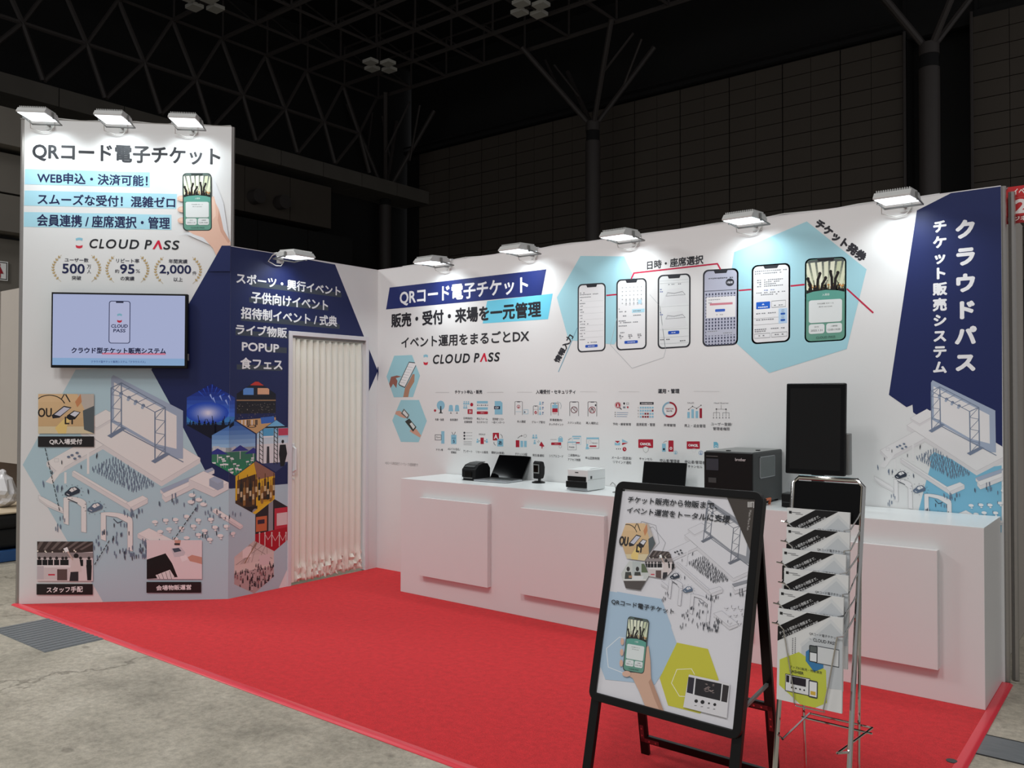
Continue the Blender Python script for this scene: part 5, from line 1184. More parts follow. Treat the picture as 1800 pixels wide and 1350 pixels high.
# ------------------------------------------------------------------ A-frame sign
yaw = math.radians(-1.8); tl = math.radians(13.8)
ux = Vector((math.cos(yaw), math.sin(yaw), 0)); nn = Vector((math.sin(yaw), -math.cos(yaw), 0)); up = Vector((0, 0, 1)) * math.cos(tl) - nn * math.sin(tl)
bo = Vector((4.167, -2.426, .342)); BNrm = ux.cross(up)
BM = Matrix(((ux.x, up.x, BNrm.x, bo.x), (ux.y, up.y, BNrm.y, bo.y), (ux.z, up.z, BNrm.z, bo.z), (0, 0, 0, 1)))   # x across, y up the board, z towards the viewer
A = thing('sign_stand', 'black A-frame poster stand in front of the white counter', 'sign stand', (4.17, -2.3, 0))
W2, HB_ = .32, .872
def rr_ring(w2, y0, y1, wd, r, z0, z1, M, n=6):
    out = []; inn = []
    for cx, cy, a0 in ((w2 - r, y1 - r, 0), (-w2 + r, y1 - r, 90), (-w2 + r, y0 + r, 180), (w2 - r, y0 + r, 270)):
        for k in range(n + 1):
            a = math.radians(a0 + 90 * k / n); out.append((cx + r * math.cos(a), cy + r * math.sin(a)))
            inn.append((math.copysign(w2 - wd, cx), (y1 - wd) if cy > (y0 + y1) / 2 else (y0 + wd)))
    N = len(out); vs = [M @ Vector((x, y, z)) for z in (z0, z1) for x, y in out] + [M @ Vector((x, y, z)) for z in (z0, z1) for x, y in inn]
    fs = []
    for i in range(N):
        j = (i + 1) % N
        fs += [(i, j, N + j, N + i), (2 * N + j, 2 * N + i, 3 * N + i, 3 * N + j), (N + i, N + j, 3 * N + j, 3 * N + i), (j, i, 2 * N + i, 2 * N + j)]
    return MB().add(vs, fs)
fr_ = rr_ring(W2, 0, HB_, .031, .035, -.006, .014, BM); build(fr_, 'snap_frame', M_BLACKM, A, .003)
build(MB().box((-W2 + .01, .01, -.012), (W2 - .01, HB_ - .01, -.004), BM), 'back_plate', M_BLACK, A)
for sx_ in (-1, 1):
    build(MB().box((sx_ * (W2 - .021) - .019, -.344, -.028), (sx_ * (W2 - .021) + .019, HB_ - .02, -.006), BM), 'front_leg', M_BLACKM, A, .002)
lx = [bo + ux * (sx_ * .287) for sx_ in (-1, 1)]
rear_top_y, rear_top_z, rear_bot_y = -2.215, 1.16, -2.015
RFm = []
for sx_ in (-1, 1):
    xc = 4.167 + sx_ * .287 - .004
    tp = Vector((xc, rear_top_y, rear_top_z)); bt = Vector((xc + .0, rear_bot_y, .0))
    dv = (tp - bt).normalized()
    MM = Matrix(((1, 0, 0, bt.x), (0, dv.z, dv.y, bt.y), (0, -dv.y, dv.z, bt.z), (0, 0, 0, 1)))
    build(MB().box((-.019, -.009, 0), (.019, .009, (tp - bt).length), MM), 'rear_leg', M_BLACKM, A, .002); RFm.append(MM)
for zz in (.055, .335):
    L = zz
    MM = RFm[0]
    build(MB().box((.019, -.008, zz), (.574 - .019, .008, zz + .034), MM), 'crossbar', M_BLACKM, A, .002)
mb_br = mat('red_brown_bracket', (110, 44, 50), .3, metal=.4)
for MM, sgn in ((RFm[0], 1), (RFm[1], -1)):
    for zz in ((.03,) if sgn == 1 else (.335,)):
        q_ = MB()
        if sgn == 1: q_.box((-.012, -.0105, .06), (.006, -.009, .135), MM).box((-.012, -.0105, .06), (.075, -.009, .078), MM)
        else: q_.box((-.006, -.0105, .26), (.012, -.009, .36), MM).box((-.075, -.0105, .342), (.012, -.009, .36), MM)
        bk = build(q_, 'corner_bracket', mb_br, A)
        for k in range(2):
            for (xx, z2) in (((-.003, .09 + .03 * k), (.03 + .03 * k, .069)) if sgn == 1 else ((.003, .28 + .03 * k), (-.03 - .03 * k, .351))):
                build(MB().cyl((0, 0, 0), .004, .002, 8, MM @ Matrix.Translation((xx, -.0105, z2)) @ Matrix.Rotation(math.pi / 2, 4, 'X')), 'screw', M_CHROME, bk)
# strut between front and rear legs
for sx_ in (-1, 1):
    a_ = BM @ Vector((sx_ * .287, .08, -.02)); dvr = RFm[0 if sx_ < 0 else 1] @ Vector((0, -.012, .45))
    build(MB().tube([a_, dvr], .008, 4, square=True), 'stay', M_MGREY, A)
# poster
P_A = Plane(BM @ Vector((0, 0, .0045)), ux, BNrm, up, u0=0, v0=0)
b = MB().box((-W2 + .02, .02, -.002), (W2 - .02, HB_ - .02, .004), BM); build(b, 'poster', mat('poster_paper', (226, 224, 230), .3, noise=.01, scale=4, spec=.5), A)
PR_A = Print(P_A, A, M_POSTER, base=.0005, step=1.1e-5, regions=[_r(-.291, .029, .291, .843)])
a5 = cv(PR_A, 5, 1020, 830); a6 = cv(PR_A, 4.5, 1020, 1050)
LN_ = (150, 150, 156)
a6.poly([(150, -60), (640, 12), (775, 400), (590, 690), (200, 650), (165, 560), (60, 420), (100, 60)], (176, 200, 222)); a5.poly([(325, 1050), (715, 1120), (800, 1350), (780, 1500), (210, 1500), (230, 1250)], (176, 200, 222))
a6.poly([(765, 358), (1010, 408), (1095, 650), (950, 920), (695, 855), (628, 640)], (206, 200, 62)); PR_A.flush('hexagon_graphic')
a6.line([(345, 600), (222, 552), (207, 405), (310, 315), (400, 330)], 5, (236, 238, 242)); a6.line([(850, 785), (785, 782), (722, 678), (765, 570), (880, 565), (905, 610)], 5, (242, 240, 214)); a5.line([(520, 470), (540, 432), (665, 468), (695, 620), (640, 680)], 3, LN_); a5.line([(560, 500), (640, 480), (750, 620), (700, 760)], 3, LN_); PR_A.flush('hexagon_outline')
# drawing on the poster
A0_ = P_T.uv(195.5, 682); A1_ = P_T.uv(290.5, 800)
B0_ = a5.fn(1110, 320); B1_ = a5.fn(1385, 770)
sxa = (B1_[0] - B0_[0]) / (A1_[0] - A0_[0]) ; sya = (B1_[1] - B0_[1]) / (A1_[1] - A0_[1])
iso_a = Canvas(PR_A, lambda x, y: (B0_[0] + (P_T.uv(x, y)[0] - A0_[0]) * sxa, B0_[1] + (P_T.uv(x, y)[1] - A0_[1]) * sya))
PR_A.regions = [_r(-.06, .3, .291, .843)]
iso_scene(iso_a, W=(224, 222, 228), FR=(150, 152, 160), ST=(112, 116, 128), ppl=(64, 66, 74), LN=(96, 96, 104), lines_only=True, part=lambda n: PR_A.flush(n))
PR_A.regions = [_r(-.291, .029, .291, .843)]
a5.poly([(1285, 205), (1555, 240), (1500, 700)], (66, 58, 52)); PR_A.flush('dark_triangle')
for k in range(4): a5.rect(1475 + 11 * k, 262, 1482 + 11 * k, 310, (206, 202, 200))
a5.rect(1500, 262, 1532, 268, (206, 202, 200)); a5.rect(1524, 262, 1531, 316, (206, 202, 200))
a5.text('Make More Fun', (1510, 335), (1488, 510), (1490, 335), (190, 184, 180), 0, flat=False); PR_A.flush('logo')
a5.text('チケット販売から物販まで、', (428, 212), (1212, 268), (420, 268), INK, .0007, flat=False); PR_A.flush('lettering')
a5.text('イベント運営をトータルに支援', (422, 305), (1325, 385), (412, 360), INK, .0007, flat=False); PR_A.flush('lettering')
def hexp(c, pts, fn, label):
    xs = [p_[0] for p_ in pts]; ys = [p_[1] for p_ in pts]; c.clip(pts); fn(c.sub(min(xs), min(ys), max(xs), max(ys))); c.unclip(); PR_A.flush('hexagon_photo', label)
hexp(a5, [(405, 450), (600, 450), (665, 625), (570, 780), (415, 760), (355, 590)], pic_scan, 'printed photograph of phones at a reader')
hexp(a5, [(645, 688), (785, 700), (840, 830), (745, 940), (610, 915), (572, 790)], pic_staff, 'printed photograph of staff at a desk')
def pic_desk(q):
    q.rect(0, 0, 1, 1, (206, 208, 206)); q.rect(0, .62, 1, 1, (84, 76, 74)); q.rect(.4, 0, .7, .5, (190, 196, 196)); q.rect(.72, .1, 1, .4, (96, 110, 80))
    for x in (.25, .58): q.disc(x, .28, .06, .08, (50, 44, 44)); q.poly([(x - .13, .66), (x - .1, .38), (x + .1, .38), (x + .15, .66)], (64, 66, 62)); q.rect(x + .02, .5, x + .14, .58, (180, 140, 110))
    q.rect(0, .62, 1, .68, (226, 224, 222)); q.poly([(.4, .5), (.8, .52), (.78, .64), (.38, .62)], (226, 226, 228))
hexp(a5, [(435, 780), (560, 790), (612, 905), (535, 1038), (405, 1020), (365, 890)], pic_desk, 'printed photograph of two people at a desk')
a5.text('QRコード電子チケット', (283, 1115), (830, 1205), (278, 1160), INK, .0005, flat=False); PR_A.flush('lettering')
q = a6.aff((383, 148), (552, 178), (340, 578))
# forearm and hand holding the phone
a6.poly([(340, 590), (420, 640), (470, 740), (530, 890), (675, 925), (620, 780), (565, 640), (560, 500), (545, 380), (525, 400), (500, 600)], (214, 174, 152)); a6.poly([(565, 640), (620, 780), (675, 925), (640, 915), (590, 800), (545, 670)], (190, 148, 126)); 
ticket_phone(q, hand=False, bez=(56, 62, 56))
for x, y in ((338, 350), (334, 435), (330, 520)): a6.disc(x, y, 14, 28, (222, 182, 162), 12)
a6.disc(372, 605, 34, 24, (222, 182, 162), 12); PR_A.flush('phone_in_hand', 'printed hand holding a phone with a green ticket')
# laptop mock-up
a6.poly([(865, 610), (1188, 680), (1165, 955), (820, 868)], (222, 220, 224)); a6.poly([(862, 628), (910, 638), (896, 765), (848, 752)], (40, 36, 48)); a6.poly([(920, 640), (1125, 684), (1112, 818), (908, 770)], (30, 26, 30)); a6.poly([(1134, 688), (1182, 700), (1166, 832), (1120, 822)], (46, 40, 42))
for k in range(26):
    r_ = random.Random(k); x = 1015 + 80 * (r_.random() - .5); y = 715 + 70 * (r_.random() - .5) + (x - 1015) * .2; a6.rect(x, y, x + 14, y + 3, (176, 156, 152))
for x, y, s_ in ((923, 820, 14), (973, 828, 16), (1024, 838, 8), (1070, 848, 12)): a6.disc(x, y, s_, s_, (30, 28, 30), 12); a6.rect(x - 14, y + 34, x + 4, y + 38, (60, 60, 64))
PR_A.flush('screen_mockup')
# clear cover sheet
gl = bpy.data.materials.new('clear_cover_sheet'); gl.use_nodes = True; g_ = gl.node_tree
for n_ in list(g_.nodes): g_.nodes.remove(n_)
go = g_.nodes.new('ShaderNodeOutputMaterial'); gt = g_.nodes.new('ShaderNodeBsdfTransparent'); gg = g_.nodes.new('ShaderNodeBsdfGlossy'); gg.inputs['Roughness'].default_value = .05; gm_ = g_.nodes.new('ShaderNodeMixShader'); gf = g_.nodes.new('ShaderNodeFresnel'); gf.inputs[0].default_value = 1.4
gn = g_.nodes.new('ShaderNodeTexNoise'); gn.inputs['Scale'].default_value = 6; gb = g_.nodes.new('ShaderNodeBump'); gb.inputs['Strength'].default_value = .15; g_.links.new(gn.outputs['Fac'], gb.inputs['Height']); g_.links.new(gb.outputs[0], gg.inputs['Normal'])
g_.links.new(gf.outputs[0], gm_.inputs[0]); g_.links.new(gt.outputs[0], gm_.inputs[1]); g_.links.new(gg.outputs[0], gm_.inputs[2]); g_.links.new(gm_.outputs[0], go.inputs[0])
build(MB().add([BM @ Vector(v_) for v_ in ((-.291, .029, .012), (.291, .029, .012), (.291, .843, .012), (-.291, .843, .012))], [(0, 1, 2, 3)]), 'cover_sheet', gl, A)

# ------------------------------------------------------------------ leaflet rack
RK = thing('leaflet_rack', 'tall chrome wire leaflet rack beside the black sign stand', 'rack', (4.745, -2.45, 0))
RZ = 1.262; sl = .2; RN = Vector((0, -1, sl)).normalized(); RU = Vector((0, -sl, -1)).normalized() * -1   # up along the rack
RO = Vector((0, -2.322 - sl * RZ, 0))
def rk(x, z, h=0): return Vector((x, RO.y + sl * z, z)) + RN * h
XL, XR = 4.634, 4.868
b = MB(); b.tube([rk(XL, 0.006), rk(XL, RZ - .02), rk(XL + .02, RZ), rk(XR - .02, RZ), rk(XR, RZ - .02), rk(XR, 0.006)], .0085, 8)
b.v = [v_ for v_ in b.v]; build(b, 'front_frame', M_CHROME, RK, smooth=True)
b = MB(); b.tube([rk(XL + .01, RZ - .05, -.01), (XL - .015, -2.16, .006)], .005, 8); build(b, 'rear_leg', M_CHROME, RK, smooth=True)
b = MB(); b.tube([rk(XR - .01, RZ - .05, -.01), (XR - .07, -2.16, .006)], .005, 8); build(b, 'rear_leg', M_CHROME, RK, smooth=True)
b = MB(); b.box((XL + .006, 0, 0), (XR - .006, .004, .135), Matrix(((1, 0, 0, 0), (0, -RN.y, RU.y, rk(0, 1.118, .0).y - .002), (0, -RN.z, RU.z, 1.118), (0, 0, 0, 1)))); build(b, 'header_board', mat('black_header', (5, 5, 6), .4, noise=.1, scale=10, spec=.15), RK, .001)
b = MB(); zt = .42
b.tube([rk(XL, zt, .0), rk(XL + .03, zt - .006, .03), (XL + .01, -2.2, zt - .015), (XR - .01, -2.2, zt - .015), rk(XR - .03, zt - .006, .03), rk(XR, zt, 0)], .004, 6); b.tube([(XL - .005, -2.24, zt - .02), (XR, -2.24, zt - .02)], .004, 6)
build(b, 'bottom_shelf', M_CHROME, RK, smooth=True)
cards_ = [((4.605, -2.331), 1.157), ((4.612, -2.337), 1.088), ((4.611, -2.366), 1.021), ((4.622, -2.39), .951), ((4.628, -2.45), .893), ((4.6295, -2.478), .836)]
cards = []
for k_, q_ in enumerate(((1383.9, 892.2), (1382.8, 926), (1375.6, 963.5), (1378.5, 998), (1369.9, 1034.8), (1367.8, 1069))):
    h_ = hit(q_[0], q_[1], (0, -2.364 - .0242 * k_, 0), (0, 1, 0)); cards.append(((h_.x, h_.y), h_.z))
ct = math.radians(3.4); CU = Vector((0, math.sin(ct), math.cos(ct))); CN = Vector((0, -math.cos(ct), math.sin(ct)))
for k, ((cx_, cy_), cz_) in enumerate(cards):
    # wire pocket: from rail, hook, down in front of the leaflets, across and up again
    TLc = Vector((cx_, cy_, cz_)); yb = CU * -.305
    off = CN * .007
    w_ = MB()
    lp = TLc + CU * -.055 + off
    w_.tube([rk(XL, cz_ - .03, .002), lp + Vector((-.006, .006, .004)), lp + Vector((-.013, -.008, .008)), lp + Vector((.004, -.003, .005)), lp + Vector((.022, 0, -.01)), lp + Vector((.055, 0, 0)) + CU * -.18, lp + Vector((.062, 0, 0)) + CU * -.24, lp + Vector((.062, .014, 0)) + CU * -.252,
             lp + Vector((.155, .014, 0)) + CU * -.252, lp + Vector((.155, 0, 0)) + CU * -.24, lp + Vector((.17, 0, 0)) + CU * -.16, lp + Vector((.195, 0, -.005)), lp + Vector((.215, -.004, .0)), rk(XR - .01, cz_ - .02, .012), rk(XR, cz_ + .01, .002)], .0026, 6)
    build(w_, 'wire_pocket', M_CHROME, RK, smooth=True)
paper = mat('leaflet_paper', (222, 222, 222), .4, noise=.01, scale=20, spec=.5)
def make_leaflet(TLc):
    t = thing('leaflet_stack', 'x', 'leaflets', TLc, 0, 'A4 leaflets in the chrome rack')
    MM = Matrix(((1, 0, 0, TLc.x), (0, CU.y, CN.y, TLc.y), (0, CU.z, CN.z, TLc.z), (0, 0, 0, 1)))
    build(MB().box((0, -.297, -.009), (.21, 0, 0), MM), 'sheets', paper, t)
    pl_ = Plane(TLc, (1, 0, 0), CN, CU); pr = Print(pl_, t, M_POSTER, base=.0004, step=2e-5, regions=[_r(0, -.297, .21, 0)])
    q = Canvas(pr, lambda x, y: (x * .21, -y * .297))
    q.poly([(.38, .36), (.82, .05), (1.0, .16), (1, .75), (.62, .78), (.38, .62)], (196, 200, 204)); q.line([(.38, .36), (.82, .05), (1.05, .2)], .035, (212, 214, 216))
    q.poly([(.04, .56), (.34, .44), (.76, .58), (.78, .92), (.6, 1.0), (.38, 1.0), (.04, .84)], (198, 204, 76))
    q.poly([(0, .2), (.46, 0.0), (.82, 0.0), (.0, .36)], (18, 16, 18))
    q.rect(.03, .035, .075, .065, (30, 30, 32)); q.rect(.08, .045, .22, .052, (120, 120, 124)); q.rect(.14, .062, .26, .068, (120, 120, 124))
    q.text('チケット販売から物販まで、', (.02, .258), (.52, .052), (.04, .29), (230, 230, 232), 0, flat=False); q.text('イベント運営をトータルに支援', (.06, .295), (.62, .068), (.08, .325), (230, 230, 232), 0, flat=False)
    q.text('QRコード電子チケット', (.5, .205), (.94, .205), (.5, .235), (50, 50, 54), 0, flat=False); q.text('CLOUD PASS', (.56, .262), (.9, .262), (.56, .295), (60, 60, 64), .0002, flat=False)
    q.rect(.5, .275, .53, .28, (120, 120, 124))
    for k in range(9): q.rect(.235, .30 + .02 * k, .25, .31 + .02 * k, (100, 100, 104)); q.rect(.275, .29 + .02 * k, .29, .30 + .02 * k, (100, 100, 104))
    q.poly([(.45, .42), (.52, .38), (.72, .48), (.72, .56), (.58, .62), (.45, .52)], (60, 124, 174)); q.rect(.6, .34, .95, .52, (212, 214, 216)); q.frame(.6, .34, .95, .52, .008, (70, 74, 80)); q.rrect(.5, .34, .63, .52, .02, (40, 44, 48), 3, ry=.012); q.rect(.515, .42, .615, .51, (226, 228, 230))
    q.rect(.515, .35, .615, .41, (90, 96, 96)); q.text('グッズEC販売・物販運営', (.2, .60), (.7, .60), (.2, .628), (50, 50, 54), 0, flat=False); q.text('CASHIER', (.2, .645), (.42, .645), (.2, .675), (50, 50, 54), .0002, flat=False)
    q.rect(.14, .705, .52, .885, (226, 226, 228)); q.frame(.14, .705, .52, .885, .008, (60, 60, 66)); q.rect(.15, .715, .2, .79, (40, 36, 46)); q.rect(.22, .715, .46, .8, (36, 30, 40))
    for k in range(4): q.disc(.24 + .065 * k, .838, .014, .01, (40, 40, 44), 8)
    q.rrect(.5, .715, .64, .9, .02, (60, 62, 70), 3, ry=.012); q.rect(.515, .73, .625, .885, (232, 232, 234)); q.rect(.53, .83, .61, .87, (214, 176, 70))
    pr.flush('printed_face')
    return t
lf0 = make_leaflet(Vector((cards[-1][0][0], cards[-1][0][1], cards[-1][1])))
labs = ['topmost leaflet stack in the chrome rack, under the black header', 'second leaflet stack from the top of the chrome rack', 'third leaflet stack from the top of the chrome rack', 'fourth leaflet stack down in the chrome rack', 'leaflet stack just above the fully visible lowest one', 'lowest leaflet stack, fully visible with the lime hexagon']
for k in range(6):
    o = lf0 if k == 5 else copy_tree(lf0)
    (cx_, cy_), cz_ = cards[k]; o.location = (cx_, cy_, cz_); o['label'] = labs[k]

# ------------------------------------------------------------------ right neighbour
NB = struct(MB().box((4.86, .11, .0), (4.905, 1.3, WH)), 'wall_neighbour', M_TAUPE)
struct(MB().tube([(4.93, 1.31, 0), (4.93, 1.31, WH)], .02, 8), 'post', M_ALU, parent=NB)
SG = thing('booth_sign', 'red hanging sign board with white number at the right edge', 'sign', (5.2, .12, 2.5))
build(MB().box((4.962, .115, 2.51), (5.55, .125, 2.715)), 'board', mat('red_board', (196, 30, 34), .4, noise=.02, scale=10), SG)
PR_G = Print(Plane((4.962, .115, 2.51), (1, 0, 0), (0, -1, 0)), SG, M_PRINT, base=.0005)
g = Canvas(PR_G, lambda x, y: (x, y))
g.rect(0, .0, .588, .042, (150, 26, 30)); g.rect(0, .140, .588, .1415, (232, 120, 110)); g.text('イベント', (.036, .190), (.15, .190), (.036, .158), (240, 226, 222), .0012); g.text('20', (.048, .128), (.17, .128), (.048, .055), (240, 232, 230), .004); g.text('ビジネス', (.012, .036), (.13, .036), (.012, .012), (240, 226, 222), .001)
PR_G.flush('lettering')
build(MB().tube([(4.975, .12, 2.715), (4.95, .1, 2.69)], .004, 6), 'hook', M_ALU, SG)

# ------------------------------------------------------------------ left neighbour
PN = struct(MB().box((-7.0, -1.42, .82), (-3.0, -1.38, 2.72)), 'wall_partition', M_TAUPE)
for x in (-5.35, -4.62, -3.0): struct(MB().tube([(x, -1.43, 0), (x, -1.43, 2.74)], .022, 8), 'post', M_ALU, parent=PN)
struct(MB().box((-7.0, -1.0, .0), (-3.0, -.95, .9)), 'lower_panel', mat('brown_panel', (120, 100, 88), .6, noise=.1, scale=6), parent=PN)
SF = thing('sofa', 'black padded bench seat behind the front tower’s left edge', 'sofa', (-3.6, -1.75, 0))
build(MB().box((-4.6, -2.05, .12), (-2.95, -1.5, .3)), 'base', M_FABRIC, SF, .03, seg=3)
build(MB().box((-4.62, -2.08, .3), (-2.93, -1.5, .44)), 'cushion', M_FABRIC, SF, .04, seg=3)
build(MB().box((-4.62, -2.08, .44), (-2.93, -1.5, .455)), 'top_board', M_BEIGE, SF, .004)
build(MB().box((-4.65, -2.1, .0), (-2.9, -1.5, .1)), 'plinth', M_BLUE, SF, .004)
bgm = bmesh.new(); bmesh.ops.create_icosphere(bgm, subdivisions=3, radius=1)
rb = random.Random(4)
for v_ in bgm.verts:
    n_ = 1 + .18 * math.sin(7 * v_.co.x + 3 * v_.co.z) * math.cos(6 * v_.co.y + 2) + .1 * rb.uniform(-1, 1); z_ = v_.co.z
    pinch = 1.0 if z_ < .3 else max(.18, 1 - 1.5 * (z_ - .3)); fan = 1 if z_ < .85 else 2.6
    v_.co = Vector((v_.co.x * .17 * n_ * pinch * fan, v_.co.y * .13 * n_ * pinch * fan, (z_ + 1) * .14 * (1.35 if z_ > .3 else 1)))
me = bpy.data.meshes.new('plastic_bag'); bgm.to_mesh(me); bgm.free(); me.materials.append(M_BAG)
bg = bpy.data.objects.new('plastic_bag', me); COL.objects.link(bg); bg.location = (-3.42, -1.82, .45); tag(bg, 'crumpled white plastic bag on the black bench seat', 'bag'); MW[bg.name] = Matrix.Identity(4)

# ------------------------------------------------------------------ hall shell
HY = 24.0
HALLW = struct(MB().box((-24, HY + .12, 0), (-1.05, HY + .4, 13.5)).box((.95, HY + .12, 0), (14, HY + .4, 13.7)).box((-1.3, HY + 1.4, 0), (1.2, HY + 1.5, 18)).box((-1.15, HY + .3, 0), (-1.05, HY + 1.5, 18)).box((.95, HY + .3, 0), (1.05, HY + 1.5, 18)).box((-24, HY + .4, 13.4), (14, HY + .6, 18)), 'wall_rear', M_HALLD)
pan = None; PWd, PHt = 2.0, .52
pmb = MB().box((0.01, HY, 0.012), (.985, HY + .1, PHt - .012)).box((1.0, HY, 0.012), (PWd - .03, HY + .1, PHt - .012))
cols_x = [-1.05 - PWd * (k + 1) for k in range(11)] + [.95, 2.95, 4.95]
for x in cols_x:
    zt_ = 13.45
    for r in range(16):
        z = zt_ - PHt * (r + 1)
        if pan is None:
            pan = build(pmb, 'panel', M_HALLP, HALLW); pan.location = (x, 0, z)
        else:
            c_ = pan.copy(); COL.objects.link(c_); c_.location = (x, 0, z)
struct(MB().box((-24, HY - .12, 13.55), (-1.05, HY + .1, 13.7)).tube([(-24, HY - .16, 13.85), (-1.05, HY - .16, 13.85)], .04, 6), 'ledge', M_DECK, parent=HALLW)
struct(MB().tube([(-1.02, HY - .05, 0), (-1.02, HY - .05, 13.5)], .05, 6).tube([(.92, HY - .05, 0), (.92, HY - .05, 13.6)], .05, 6), 'edge_pipe', M_STEEL, parent=HALLW)
HL = struct(MB().box((-24.6, -14, 0), (-24.2, 26, 18)), 'wall_left', M_HALLD)
for z0, z1, y0, y1, m_ in ((8.75, 10.5, 9.5, 18.0, M_HALLP), (5.2, 8.5, 9.5, 19.2, M_HALLD), (10.9, 11.5, -6, 24, M_CONC_W), (3.6, 5.6, 19.8, 23.9, M_HALLP)):
    n_ = max(1, int((y1 - y0) / 2.1))
    base_o = None
    for k in range(n_):
        w_ = (y1 - y0) / n_
        if base_o is None: base_o = build(MB().box((-24.2, y0, z0), (-22.35, y0 + w_ - .03, z1)), 'panel', m_, HL)
        else:
            c_ = base_o.copy(); COL.objects.link(c_); c_.location.y = w_ * k
for y in (14.1, 15.3): build(MB().cyl((0, 0, 0), .28, .5, 18, Matrix.Translation((-22.4, y, 9.35)) @ Matrix.Rotation(math.pi / 2, 4, 'Y')), 'duct', M_STEEL, HL, smooth=True)
# near concrete wall at far left with the restroom sign
NW = struct(MB().box((-12.3, -14, 0), (-12.0, 1.72, 4.6)), 'wall_concrete', M_CONC_W)
for z0, z1, d_ in ((4.7, 5.4, .3), (5.45, 6.2, .25), (6.3, 7.0, .5)): struct(MB().box((-12.3, -14, z0), (-12.0 + d_, 1.9, z1)), 'beam', M_CONC_W, parent=NW)
RS = thing('restroom_sign', 'white restroom sign with red figure on the far left wall', 'sign', (-11.98, -.35, 3.9))
s0 = hit(0, 459, (-11.99, 0, 0), (1, 0, 0)); s1 = hit(13, 494, (-11.99, 0, 0), (1, 0, 0))
build(MB().box((-12.0, s0.y - .35, s1.z), (-11.97, s1.y, s0.z)), 'board', M_WHITE, RS)
PRR = Print(Plane((-11.97, s0.y - .35, s1.z), (0, 1, 0), (1, 0, 0)), RS, M_PRINT, base=.003, step=.0005); r_ = Canvas(PRR, lambda x, y: (x, y)); hs = s0.z - s1.z; ws_ = s1.y - s0.y + .35
r_.line([(.03, .025), (ws_ - .025, .025), (ws_ - .025, hs - .025), (.03, hs - .025)], .015, (60, 60, 60), closed=True); r_.disc(ws_ - .17, hs * .8, .035, .035, (150, 24, 40)); r_.poly([(ws_ - .26, hs * .35), (ws_ - .2, hs * .72), (ws_ - .14, hs * .72), (ws_ - .08, hs * .35), (ws_ - .13, hs * .35), (ws_ - .13, hs * .12), (ws_ - .21, hs * .12), (ws_ - .21, hs * .35)], (150, 24, 40)); PRR.flush('pictogram')

# roof
CEIL = struct(MB().box((-24.6, -14, 17.9), (14, 26, 18.1)), 'ceiling', M_DECK)
XN = [-22.1 + 2.06 * k for k in range(17)]; YN = [-3.1 + 1.96 * k for k in range(13)]; ZC = 15.0; ZT = 16.6
for y in YN: build(MB().tube([(XN[0], y, ZC), (XN[-1], y, ZC)], .085, 6), 'chord', M_STEEL, CEIL, smooth=True)
for x in XN: build(MB().tube([(x, YN[0], ZC), (x, YN[-1], ZC)], .055, 6), 'chord', M_STEEL, CEIL, smooth=True)
web = build(MB().tube([(XN[0], YN[0], ZC), (XN[0], YN[0], ZT)], .045, 6), 'web_member', M_STEEL, CEIL, smooth=True)
dia = build(MB().tube([(XN[0], YN[0], ZT), (XN[1], YN[0], ZC)], .035, 6), 'web_member', M_STEEL, CEIL, smooth=True)
for i, x in enumerate(XN):
    for j, y in enumerate(YN):
        if (i or j) and y > 4 and x < 6:
            c_ = web.copy(); COL.objects.link(c_); c_.location = (x - XN[0], y - YN[0], 0)
            if i < len(XN) - 1 and y > 8: c_ = dia.copy(); COL.objects.link(c_); c_.location = (x - XN[0], y - YN[0], 0)
for y in YN[4:]: build(MB().tube([(XN[0], y, ZT), (XN[-1], y, ZT)], .045, 6), 'chord', M_STEEL, CEIL)
# side truss descending at the left
def row(z, off): return [(-22.2, 5.3 - 1.98 * 2 + 1.98 * k + off, z) for k in range(11)]
R1 = row(15.0, -.72 + 1.98 * .0); R2 = row(13.15, 0.0 + .02); R3 = row(11.55, .6)
R1 = [(-22.2, y, 15.0) for y in YN[1:]]; R2 = [(-22.2, (a + b_) / 2 - .05, 13.15) for a, b_ in zip(YN[1:-1], YN[2:])]
R3a = [(-22.2, y - .38, 11.6) for y in [r_[1] for r_ in R2]]; R3b = [(-22.2, y + .38 , 11.6) for y in [r_[1] for r_ in R2]]
for a, b_ in zip(R2[:-1], R2[1:]): build(MB().tube([a, b_], .075, 6), 'chord', M_STEEL, CEIL, smooth=True)
for k, p_ in enumerate(R2):
    for t_, rr_ in ((R1[k], .085), (R1[k + 1], .07)): build(MB().tube([t_, p_], rr_, 6), 'brace', M_STEEL, CEIL, smooth=True)
    nx_ = Vector(p_) + Vector((0, .62, -1.6)); px_ = Vector(p_) + Vector((0, -1.3, -1.6))
    build(MB().tube([p_, nx_], .085, 6), 'brace', M_STEEL, CEIL, smooth=True); build(MB().tube([p_, px_], .075, 6), 'brace', M_STEEL, CEIL, smooth=True)
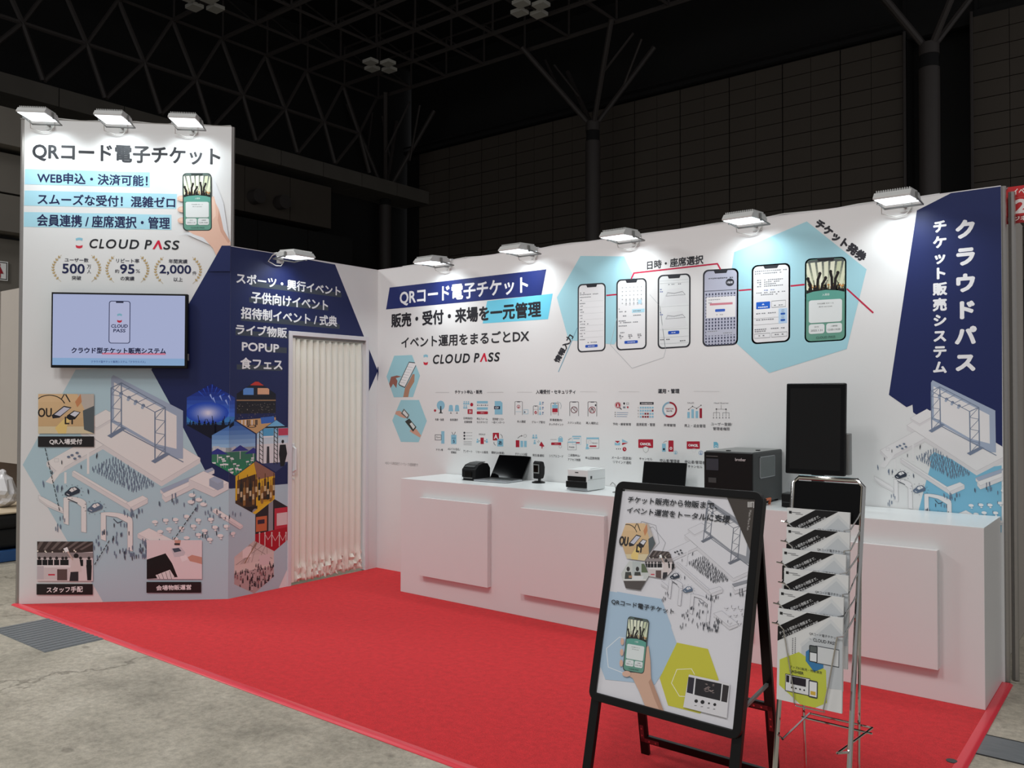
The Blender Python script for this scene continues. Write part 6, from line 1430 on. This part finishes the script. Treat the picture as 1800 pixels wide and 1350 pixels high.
# hanging lamp clusters (off)
for px_, py_ in ((932, 18), (668, 118), (355, 8)):
    P_ = hit(px_, py_, (0, 0, 14.6), (0, 0, 1))
    t = thing('ceiling_lamp', {932: 'cluster of unlit lamps under the roof truss, above the first steel column', 668: 'cluster of unlit lamps at the middle of the dark roof', 355: 'cluster of unlit lamps at the top edge over the front tower'}[px_], 'lamp', P_)
    for dx, dy in ((-.45, 0), (.45, 0), (0, -.5), (0, .5)):
        build(MB().box((P_.x + dx - .24, P_.y + dy - .2, P_.z), (P_.x + dx + .24, P_.y + dy + .2, P_.z + .12)), 'lamp_head', mat('unlit_lamp_glass', (210, 206, 196), .5, noise=.05), t)
    build(MB().tube([(P_.x, P_.y, P_.z + .1), (P_.x, P_.y, ZT)], .03, 6), 'hanger', M_STEEL, t)
    build(MB().box((P_.x - .5, P_.y - .03, P_.z + .1), (P_.x + .5, P_.y + .03, P_.z + .14)).box((P_.x - .03, P_.y - .5, P_.z + .1), (P_.x + .03, P_.y + .5, P_.z + .14)), 'cross_arm', M_STEEL, t)
# columns with branching tops
clabs = ['round steel column of the hall at the far right behind the booth', 'round steel column rising behind the back wall’s middle', 'round steel column in the dark far corner of the hall']
for (cx_, zt_), lb in zip(((.12, 12.0), (-11.75, 12.05), (-23.3, 11.2)), clabs):
    t = thing('hall_column', lb, 'column', (cx_, 22, 0), 0, 'steel columns of the hall')
    build(MB().tube([(cx_, 22, 0), (cx_, 22, zt_ - .6)], .29, 18), 'shaft', M_STEEL, t, smooth=True)
    build(MB().cyl((cx_, 22, zt_ - .6), .26, .4, 18), 'collar', M_DECK, t, smooth=True)
    build(MB().cyl((cx_, 22, zt_ - .2), .28, .35, 18), 'cap', M_STEEL, t, smooth=True)
    for dx, dy in ((-2.0, -1.9), (2.0, -1.9), (-2.0, 1.2), (2.0, 1.2)):
        if cx_ + dx < -23.9: dx = -.5
        build(MB().tube([(cx_ + dx * .06, 22 + dy * .06, zt_ + .1), (cx_ + dx, 22 + dy, ZC)], .1, 8), 'branch', M_STEEL, t, smooth=True)
        build(MB().tube([(cx_ + dx * .5, 22 + dy * .5, zt_ + 1.5), (cx_ + dx, 22 + dy * .2, ZC)], .05, 6), 'branch', M_STEEL, t, smooth=True)
